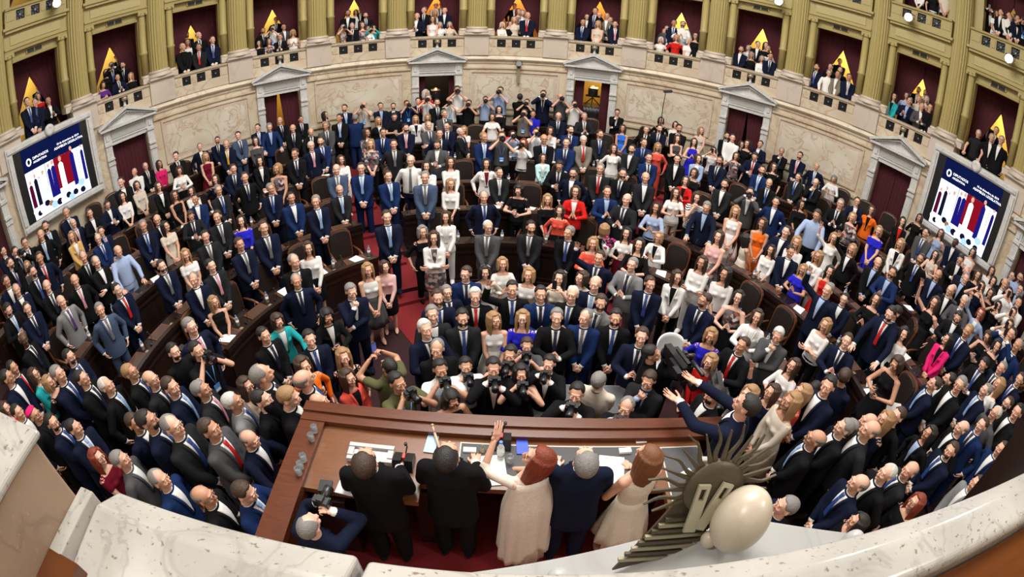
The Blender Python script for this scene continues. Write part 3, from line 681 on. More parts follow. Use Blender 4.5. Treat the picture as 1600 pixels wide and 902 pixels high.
def hand_mesh(curl):
    bm = bmesh.new(); c = {'r': 26, 'o': 8, 'g': 62}[curl]
    for (s, t) in (((.005, 0, 0), .02), ((.035, -.018, 0), .019), ((.07, -.025, 0), .014), ((.04, .018, 0), .019), ((.075, .022, 0), .014), ((.07, 0, 0), .015)): ico(bm, s, (t * 1.3, t, .0135), 2)
    for y, L, sp in ((-.030, .060, -6), (-.010, .074, -2), (.011, .078, 2), (.030, .070, 6)):
        p = Vector((.083, y, 0)); a = 0; yaw = radians(sp)
        r = .0088
        for k, fr in enumerate((.45, .32, .25)):
            a += radians(c); q = p + Vector((cos(a) * cos(yaw), sin(yaw), -sin(a))) * L * fr * 1.25
            caps(bm, p, q, r, r * .9, 8); r *= .9; p = q
    p = Vector((.02, .028, -.004)); q = p + Vector((.035, .026, -.012)); t = q + Vector((.032, .006, -.014 - .01 * (curl == 'g')))
    caps(bm, p, q, .0125, .0105, 8); caps(bm, q, t, .0103, .0085, 8)
    return remesh(bm, .0052, 1, .45)
def head_mesh(g):
    bm = bmesh.new(); k = 1 if g == 'M' else .94
    ico(bm, (0, .010, 1.650), (.077 * k, .096 * k, .098), 3); ico(bm, (0, -.022, 1.60), (.060 * k, .072 * k, .088), 3)
    ico(bm, (0, -.045, 1.548), (.042 * k, .045, .034), 3); ico(bm, (0, -.085, 1.538), (.020, .016, .018), 2)
    ico(bm, (0, -.078, 1.658), (.050 * k, .020, .014), 2)
    for s in (-1, 1):
        ico(bm, (s * .036, -.070, 1.600), (.022, .024, .022), 2); ico(bm, (s * .077 * k, .008, 1.615), (.010, .019, .030), 2)
        ico(bm, (s * .012, -.103, 1.590), (.009, .009, .008), 2)
    caps(bm, (0, -.092, 1.640), (0, -.113, 1.594), .008, .012, 8)
    caps(bm, (0, .012, 1.43), (0, 0, 1.56), .056 if g == 'M' else .045, .052 if g == 'M' else .043, 16)
    me = remesh(bm, .0062, 2, .42)
    bm = bmesh.new(); bm.from_mesh(me); bpy.data.meshes.remove(me)
    for f in bm.faces: f.smooth = True
    for s in (-1, 1):
        ico(bm, (s * .030, -.0865, 1.630), (.0125, .010, .0080), 2, 2); ico(bm, (s * .030, -.0940, 1.630), (.0048, .004, .0050), 2, 3)
        ico(bm, (s * .031, -.0965, 1.6495), (.0165, .006, .0030), 2, 1)
    ico(bm, (0, -.0945, 1.5675), (.023 if g == 'M' else .021, .008, .0055 if g == 'M' else .0075), 2, 4)
    out = bpy.data.meshes.new('head'); bm.to_mesh(out); bm.free(); return out
PARTC = {}
def part_mesh(k):
    if k not in PARTC: PARTC[k] = head_mesh(k[1]) if k[0] == 'head' else hand_mesh(k[1])
    return PARTC[k]
NECK = Vector((0, .01, 1.50))
def head_matrix(pose):
    yaw, pit = POSES[pose][4]
    return Matrix.Translation(NECK) @ Matrix.Rotation(radians(yaw), 4, 'Z') @ Matrix.Rotation(radians(pit), 4, 'X') @ Matrix.Translation(-NECK)
def add_mesh(bm, me, M):
    n = len(bm.verts); bm.from_mesh(me); bm.verts.ensure_lookup_table()
    for v in bm.verts[n:]: v.co = M @ v.co
def body(g, pose):
    bm = bmesh.new(); loft(bm, TB_M if g == 'M' else TB_W, 20)
    if g == 'W':
        for s in (-1, 1): ico(bm, (s * .062, -.070, 1.245), (.052, .05, .05), 2)
    sx = .172 if g == 'M' else .148; th = 1. if g == 'M' else .93
    for s in (0, 1):
        S, E, Wp = arm(pose, s, g)
        caps(bm, S, E, .050 * th, .041 * th); caps(bm, E, Wp, .040 * th, .027 * th); caps(bm, (0, 0, 1.37), S, .06, .055 * th)
        x = (-.088, .088)[s]; sg = (-1, 1)[s]
        caps(bm, (x, 0, .90), (x * 1.05, -.01, .50), .090, .060 * th); caps(bm, (x * 1.05, -.01, .50), (x * 1.1, .015, .09), .056 * th, .038)
        ico(bm, (x * 1.15, -.055, .038), (.042, .125, .036), 2)
    caps(bm, (-.05, 0, .90), (.05, 0, .90), .10, .10)
    caps(bm, (0, 0, 1.40), (0, .01, 1.48), .06, .053 if g == 'M' else .045)
    me = remesh(bm, .0125, 3, .35)
    bm = bmesh.new(); bm.from_mesh(me); bpy.data.meshes.remove(me)
    for f in bm.faces: f.smooth = True
    add_mesh(bm, part_mesh(('head', g)), head_matrix(pose))
    for s in (0, 1):
        S, E, Wp = arm(pose, s, g); X = (Wp - E).normalized()
        if pose in 'lb': X = (X * .3 + Vector((0, -1, -.05))).normalized()
        if pose == 'r': X = Vector((.2, -1, .15)).normalized()
        if pose == 'p': X = Vector((.25 * (1 if s == 0 else -1), -.45, 1)).normalized()
        pn = Vector(POSES[pose][2][s]); Z = -(pn - X * pn.dot(X)).normalized(); Y = Z.cross(X)
        # thumb (+Y) should lie towards the body's midline or up
        M3 = Matrix((X, Y, Z)).transposed().to_4x4()
        want = Vector((1 if s == 0 else -1, 0, .8))
        if Y.dot(want) < 0: M3 = M3 @ Matrix.Diagonal((1, -1, 1, 1))
        n0 = len(bm.faces); add_mesh(bm, part_mesh(('hand', POSES[pose][3])), Matrix.Translation(Wp - X * .01) @ M3)
    out = bpy.data.meshes.new('body'); bmesh.ops.recalc_face_normals(bm, faces=bm.faces[:]); bm.to_mesh(out); bm.free(); return out
def vpanel(bm, tab, z0, z1, w0, w1, off, wdt=None, n=10, mi=0):
    """strip laid on the chest: half width w0 at z0 to w1 at z1 (or a band between two x functions)"""
    rows = []
    for j in range(n + 1):
        t = j / n; z = z0 + (z1 - z0) * t; w = w0 + (w1 - w0) * t; rx, ry = tabat(tab, z); row = []
        xs = [w * (-1 + 2 * i / 6) for i in range(7)] if wdt is None else [w + wdt * i / 2 for i in range(3)]
        for x in xs:
            y = -ry * sqrt(max(.05, 1 - (x / rx) ** 2)); row.append((x, y - off, z))
        rows.append(row)
    F = [[bm.verts.new(p) for p in r] for r in rows]; Bk = [[bm.verts.new((p[0], p[1] + off + .012, p[2])) for p in r] for r in rows]
    m = len(F[0]) - 1
    for j in range(n):
        for i in range(m):
            for q in ((F[j][i], F[j + 1][i], F[j + 1][i + 1], F[j][i + 1]), (Bk[j][i], Bk[j][i + 1], Bk[j + 1][i + 1], Bk[j + 1][i])):
                f = bm.faces.new(q); f.material_index = mi; f.smooth = True
        bm.faces.new((F[j][0], Bk[j][0], Bk[j + 1][0], F[j + 1][0])).material_index = mi; bm.faces.new((F[j][m], F[j + 1][m], Bk[j + 1][m], Bk[j][m])).material_index = mi
    for i in range(m):
        bm.faces.new((F[0][i], F[0][i + 1], Bk[0][i + 1], Bk[0][i])).material_index = mi; bm.faces.new((F[n][i], Bk[n][i], Bk[n][i + 1], F[n][i + 1])).material_index = mi
def finish(bm, name):
    bmesh.ops.recalc_face_normals(bm, faces=bm.faces[:]); out = bpy.data.meshes.new(name); bm.to_mesh(out); bm.free(); return out
def jacket(g, pose):
    tab = TJ_M if g == 'M' else TJ_W; bm = bmesh.new(); loft(bm, tab, 28)
    if g == 'W':
        for s in (-1, 1): ico(bm, (s * .062, -.078, 1.245), (.062, .056, .056), 2)
    k = 1 if g == 'M' else .86
    for s in (0, 1):
        S, E, Wp = arm(pose, s, g); C = Wp + (E - Wp).normalized() * .035
        caps(bm, S, E, .064 * k, .057 * k); caps(bm, E, C, .057 * k, .046 * k)
        caps(bm, (0, 0, 1.36), S, .075, .062 * k); caps(bm, (0, .01, 1.43), S, .045, .055 * k)
    me = remesh(bm, .014, 4, .4); bm = bmesh.new(); bm.from_mesh(me); bpy.data.meshes.remove(me)
    for f in bm.faces: f.smooth = True
    zb = 1.08 if g == 'M' else 1.05
    for s in (-1, 1):
        w0, w1 = (.0, .062); t = [(a, b - .004, c - .001) for a, b, c in tab]
        vpanel(bm, t, zb, 1.455 if g == 'M' else 1.42, s * .004, s * .056, .0135, s * .030)
    return finish(bm, 'jacket')
def shirt_front(g, pose):
    """the V of shirt, the collar and the cuffs that show outside a jacket"""
    tab = TJ_M if g == 'M' else TJ_W; zt = 1.465 if g == 'M' else 1.425; bm = bmesh.new()
    t = [(a, b - .004, c - .001) for a, b, c in tab]
    vpanel(bm, t, 1.08 if g == 'M' else 1.05, zt, .006, .054, .0075)
    if g == 'M':
        T = Matrix.Translation((0, .008, 1.47)) @ Matrix.Rotation(radians(-8), 4, 'X') @ Matrix.Translation((0, 0, -1.47))
        prof = [(.066, 1.44), (.061, 1.476), (.058, 1.478), (.055, 1.44)]
        lathe(bm, prof, 24, T @ Matrix.Diagonal((1, 1, 1, 1)))
    return finish(bm, 'shirt')
def cuff(g, pose, s):
    bm = bmesh.new(); S, E, Wp = arm(pose, s, g); C = Wp + (E - Wp).normalized() * .045
    caps(bm, C, Wp - (Wp - E).normalized() * .008, .040, .0385); return finish(bm, 'cuff')
def tie(g, pose):
    bm = bmesh.new(); t = [(a, b - .004, c - .001) for a, b, c in TJ_M]
    vpanel(bm, t, 1.07, 1.42, .030, .018, .0155); vpanel(bm, t, 1.415, 1.465, .016, .024, .020)
    return finish(bm, 'tie')
def tie_long(g, pose):
    bm = bmesh.new(); t = [(a, b - .003, c) for a, b, c in TS_M]
    vpanel(bm, t, .94, 1.42, .036, .018, .012); vpanel(bm, t, 1.415, 1.465, .016, .024, .017); return finish(bm, 'tie')
def shirt(g, pose, sl=1.):
    """shirt or blouse worn alone; sl = how far the sleeves run (0 none, 1 elbow, 2 wrist)"""
    tab = TS_M if g == 'M' else TS_W; bm = bmesh.new(); loft(bm, tab, 28); k = 1 if g == 'M' else .84
    if g == 'W':
        for s in (-1, 1): ico(bm, (s * .062, -.076, 1.245), (.058, .054, .054), 2)
    for s in (0, 1):
        S, E, Wp = arm(pose, s, g)
        if sl >= 1: caps(bm, S, E, .062 * k, .053 * k); caps(bm, (0, 0, 1.375), S, .068, .060 * k)
        if sl == 1: caps(bm, E, E + (Wp - E) * .2, .054 * k, .050 * k)
        if sl == .5: caps(bm, S, S + (E - S) * .5, .062 * k, .062 * k); caps(bm, (0, 0, 1.375), S, .068, .060 * k)
        if sl == 2: caps(bm, E, Wp + (E - Wp).normalized() * .03, .052 * k, .040 * k)
        if sl == 0: caps(bm, (0, 0, 1.35), S * .72 + Vector((0, 0, 1.38)) * .28, .07, .052 * k)
    me = remesh(bm, .0135, 4, .4)
    if g == 'M':
        bm = bmesh.new(); bm.from_mesh(me)
        for f in bm.faces: f.smooth = True
        lathe(bm, [(.068, 1.455), (.066, 1.495), (.062, 1.497), (.060, 1.46)], 20, Matrix.Translation((0, .008, 0)))
        return finish(bm, 'shirt')
    return me
def trousers(g, pose):
    bm = bmesh.new(); k = 1 if g == 'M' else .93
    loft(bm, [(.78, .155, .115), (.90, .178, .122), (.96, .165 if g == 'M' else .150, .112 if g == 'M' else .098)], 24)
    for x in (-.09, .09):
        caps(bm, (x, 0, .86), (x * 1.05, -.01, .50), .098 * k, .078 * k); caps(bm, (x * 1.05, -.01, .50), (x * 1.12, .012, .10), .078 * k, .066 * k)
    me = remesh(bm, .015, 3, .35); bm = bmesh.new(); bm.from_mesh(me); bpy.data.meshes.remove(me)
    for f in bm.faces: f.smooth = True
    for x in (-.10, .10):
        ico(bm, (x, -.05, .042), (.050, .14, .042), 2, 1)
    return finish(bm, 'trousers')
def skirt(g, pose):
    bm = bmesh.new(); loft(bm, [(.50, .185, .155), (.62, .195, .16), (.78, .192, .148), (.90, .182, .126), (.98, .165, .112), (1.05, .138, .10)], 28)
    return remesh(bm, .016, 3, .35)
def dress_skirt(g, pose):
    bm = bmesh.new(); seg = 40; tab = [(.48, .25, .22), (.62, .235, .205), (.78, .21, .165), (.90, .185, .13), (1.0, .155, .108), (1.10, .138, .10)]; rings = []
    for z, rx, ry in tab:
        w = max(0, (1 - (z - .48) / .5)) * .09
        rings.append([bm.verts.new((rx * (1 + w * sin(i * 10 * 2 * pi / seg)) * cos(2 * pi * i / seg), ry * (1 + w * sin(i * 10 * 2 * pi / seg)) * sin(2 * pi * i / seg), z)) for i in range(seg)])
    for a, b in zip(rings, rings[1:]):
        for i in range(seg): bm.faces.new((a[i], a[(i + 1) % seg], b[(i + 1) % seg], b[i])).smooth = True
    bm.faces.new(rings[0][::-1]); bm.faces.new(rings[-1]); return finish(bm, 'skirt')
def hair_mesh(style):
    """cap of hair over the skull; the bare region is sunk inside the head"""
    bm = bmesh.new(); n, m = 36, 24; c = Vector((0, .012, 1.652)); rx, ry, rz = .081, .101, .103
    rows = []
    for j in range(m + 1):
        el = -pi / 2 + pi * j / m; row = []
        for i in range(n):
            a = 2 * pi * i / n; fr = abs((a + pi) % (2 * pi) - pi)       # 0 = face
            ed = math.degrees(el); fd = math.degrees(fr)
            lo = 38 if fd < 42 else (38 - (fd - 42) * 1.6 if fd < 65 else (0 if fd < 100 else -34))
            on = ed > lo
            if style == 'fringe': on = fd > 72 and -34 < ed < 26 and ed > lo
            if style == 'thin': on = (fd > 60 and ed > lo and ed < 60) or (ed > 48 and fd > 50)
            k = 1.05 if on else .86
            if on and style == 'short': k += .03 * (ed > 20) + .012 * sin(7 * a) * sin(9 * el)
            if on and style in ('long', 'bob'): k += .05 + .01 * sin(9 * a)
            if style == 'white_wave' and on: k += .05
            row.append(bm.verts.new((c.x + rx * k * cos(el) * sin(a), c.y - ry * k * cos(el) * cos(a), c.z + rz * k * sin(el))))
        rows.append(row)
    for A, B in zip(rows, rows[1:]):
        for i in range(n): bm.faces.new((A[i], A[(i + 1) % n], B[(i + 1) % n], B[i])).smooth = True
    if style in ('long', 'bob'):
        low = 1.36 if style == 'long' else 1.50
        for i in range(15):
            t = -1 + 2 * i / 14; a = t * radians(122) + pi      # round the back and sides
            x = .082 * sin(a) * -1; y = .012 - .098 * cos(a)
            k = 1.08 if style == 'long' else 1.14
            top = Vector((x, y, 1.69)); mid = Vector((x * 1.10, y * 1.05 + .004, 1.575)); end = Vector((x * k, (y * .75 + .012) if style == 'long' else y * .95, low + .015 * sin(i * 2.1)))
            caps(bm, top, mid, .019, .023, 8); caps(bm, mid, end, .023, .013, 8)
        return remesh(bm, .0085, 3, .5, 'hair')
    bmesh.ops.remove_doubles(bm, verts=bm.verts[:], dist=1e-5); return finish(bm, 'hair')
def beard(g, pose):
    bm = bmesh.new()
    for i in range(9):
        a = radians(-62 + i * 15.5); caps(bm, (.058 * sin(a), -.030 - .055 * cos(a), 1.575), (.050 * sin(a), -.025 - .058 * cos(a), 1.54), .012, .013, 8)
    caps(bm, (-.02, -.103, 1.578), (.02, -.103, 1.578), .006, .006, 8)
    return remesh(bm, .008, 2, .5, 'beard')
def glasses():
    bm = bmesh.new()
    for s in (-1, 1):
        tube(bm, [(s * .031 + .019 * cos(t * pi / 5), -.107, 1.630 + .014 * sin(t * pi / 5)) for t in range(11)], .0019, 5)
        tube(bm, [(s * .050, -.105, 1.634), (s * .078, -.05, 1.634), (s * .082, .01, 1.630)], .0018, 5)
    tube(bm, [(-.012, -.108, 1.634), (.012, -.108, 1.634)], .0019, 5); return finish(bm, 'glasses')
BASE = {}; INST = {}
def get(kind, g, pose, mats):
    """mesh of one garment/body kind with its materials (copies share data)"""
    key = (kind, g, pose)
    if key not in BASE:
        F = {'body': body, 'jacket': jacket, 'shirt_front': shirt_front, 'tie': tie, 'tie_long': tie_long, 'trousers': trousers, 'skirt': skirt, 'dress_skirt': dress_skirt, 'beard': beard}
        if kind in F: BASE[key] = F[kind](g, pose)
        elif kind == 'shirt2': BASE[key] = shirt(g, pose, 2)
        elif kind == 'shirt1': BASE[key] = shirt(g, pose, 1)
        elif kind == 'shirt5': BASE[key] = shirt(g, pose, .5)
        elif kind == 'shirt0': BASE[key] = shirt(g, pose, 0)
        elif kind == 'cuff0': BASE[key] = cuff(g, pose, 0)
        elif kind == 'cuff1': BASE[key] = cuff(g, pose, 1)
        elif kind == 'glasses': BASE[key] = glasses()
        else: BASE[key] = hair_mesh(kind[5:])
    k2 = key + tuple(m.name for m in mats)
    if k2 not in INST:
        me = BASE[key].copy(); me.materials.clear()
        for m in mats: me.materials.append(m)
        me.name = kind; INST[k2] = me
    return INST[k2]

def cloth(name, c, rough=.85): return mat('cloth_' + name, c, rough, bump=.35, bscale=220, var=.08, spec=.12)
CW = {  # letter: (word, colour)
 'k': ('black', (.006, .006, .007)), 'c': ('charcoal', (.015, .0155, .018)), 'n': ('navy', (.006, .009, .026)), 'b': ('blue', (.008, .022, .085)),
 's': ('slate-blue', (.055, .08, .14)), 'g': ('grey', (.07, .07, .075)), 'l': ('light grey', (.20, .20, .205)), 'o': ('taupe', (.19, .165, .13)),
 'w': ('white', (.78, .77, .75)), 'e': ('cream', (.62, .55, .46)), 'r': ('red', (.55, .015, .012)), 'R': ('burgundy', (.14, .006, .018)), 'p': ('pale pink', (.74, .45, .43)),
 'f': ('fuchsia', (.72, .02, .16)), 'q': ('coral', (.72, .09, .06)), 't': ('turquoise', (.02, .34, .36)), 'm': ('mint', (.52, .76, .75)), 'B': ('cobalt blue', (.02, .02, .50)),
 'i': ('light blue', (.33, .42, .62)), 'I': ('bright blue', (.03, .15, .62)), 'y': ('yellow', (.62, .38, .14)), 'O': ('orange', (.85, .16, .015)), 'G': ('olive', (.10, .10, .045)), 'a': ('beige lace', (.55, .42, .30)),
 'v': ('patterned', None), 'Z': ('zigzag-patterned', None)}
def pattern(letter):
    nm = 'cloth_pattern_' + letter
    if nm in MATS: return MATS[nm]
    m = bpy.data.materials.new(nm); nt, N, L, B = nodes_of(m); tc = N.new('ShaderNodeTexCoord')
    if letter == 'Z':
        w = N.new('ShaderNodeTexWave'); w.inputs['Scale'].default_value = 9; w.inputs['Distortion'].default_value = 3; w.bands_direction = 'Z'; out = w.outputs['Fac']
        L.new(tc.outputs['Object'], w.inputs['Vector'])
    else:
        w = N.new('ShaderNodeTexVoronoi'); w.inputs['Scale'].default_value = 16; L.new(tc.outputs['Object'], w.inputs['Vector']); out = w.outputs['Color']
    r = N.new('ShaderNodeValToRGB'); e = r.color_ramp.elements
    if letter == 'Z': e[0].position = .48; e[0].color = (.01, .01, .01, 1); e[1].position = .52; e[1].color = (.7, .7, .7, 1)
    else:
        r.color_ramp.interpolation = 'CONSTANT'; e[0].color = (.05, .05, .06, 1); e[1].position = .62; e[1].color = (.45, .36, .33, 1); x = e.new(.4); x.color = (.14, .11, .12, 1); y = e.new(.8); y.color = (.35, .06, .05, 1)
    L.new(out, r.inputs[0]); L.new(r.outputs[0], B.inputs['Base Color']); B.inputs['Roughness'].default_value = .8
    MATS[nm] = m; return m
def CM(l): return pattern(l) if l in 'vZ' else cloth(CW[l][0].replace(' ', '_'), CW[l][1])
TIE = {'b': ('blue', (.025, .06, .24)), 's': ('light blue', (.25, .40, .68)), 'n': ('dark', (.012, .014, .04)), 'r': ('red', (.5, .01, .012)), 'p': ('pink', (.62, .25, .32)),
       'y': ('yellow', (.70, .36, .03)), 'g': ('grey', (.14, .14, .15)), 'u': ('purple', (.07, .03, .14)), 'w': ('silver', (.40, .40, .42)), 'R': ('burgundy', (.14, .006, .018)), 'k': ('black', (.01, .01, .012))}
def TM(l): return mat('tie_' + TIE[l][0].replace(' ', '_'), TIE[l][1], .5, bump=.2, bscale=150)
HAIR = {'k': ('black', (.012, .010, .009)), 'b': ('brown', (.045, .024, .014)), 'g': ('grey', (.21, .20, .19)), 'w': ('white', (.55, .54, .51)), 'o': ('blond', (.33, .19, .085)), 'r': ('red', (.20, .032, .012)), 'x': ('grey', (.16, .13, .11))}
def HM(l):
    nm = 'hair_' + HAIR[l][0] + ('_x' if l == 'x' else '')
    if nm in MATS: return MATS[nm]
    m = mat(nm, HAIR[l][1], .5); nt, N, L, B = nodes_of(m); tc = N.new('ShaderNodeTexCoord'); mp = N.new('ShaderNodeMapping'); mp.inputs['Scale'].default_value = (1, 1, .15)
    nz = N.new('ShaderNodeTexNoise'); nz.inputs['Scale'].default_value = 130; L.new(tc.outputs['Object'], mp.inputs[0]); L.new(mp.outputs[0], nz.inputs['Vector'])
    b = N.new('ShaderNodeBump'); b.inputs['Strength'].default_value = .7; b.inputs['Distance'].default_value = .01; L.new(nz.outputs[0], b.inputs['Height']); L.new(b.outputs[0], B.inputs['Normal'])
    mx = N.new('ShaderNodeMix'); mx.data_type = 'RGBA'; c = HAIR[l][1]; mx.inputs[6].default_value = (*[v * .65 for v in c], 1); mx.inputs[7].default_value = (*[min(1, v * 1.35) for v in c], 1)
    L.new(nz.outputs[0], mx.inputs[0]); L.new(mx.outputs[2], B.inputs['Base Color']); return m
SKIN = [mat('skin_%s' % n, c, .5, bump=.08, bscale=120) for n, c in (('fair', (.72, .42, .31)), ('light', (.65, .36, .25)), ('tan', (.52, .27, .17)), ('deep', (.10, .045, .028)))]
M_EYEW = mat('eye_white', (.7, .68, .65), .3); M_IRIS = mat('iris', (.03, .018, .01), .2); M_LIP = mat('lips', (.42, .13, .11), .5); M_BROW = mat('brow', (.11, .065, .045), .8)
M_SHOE = mat('black_shoe', (.012, .011, .010), .25)

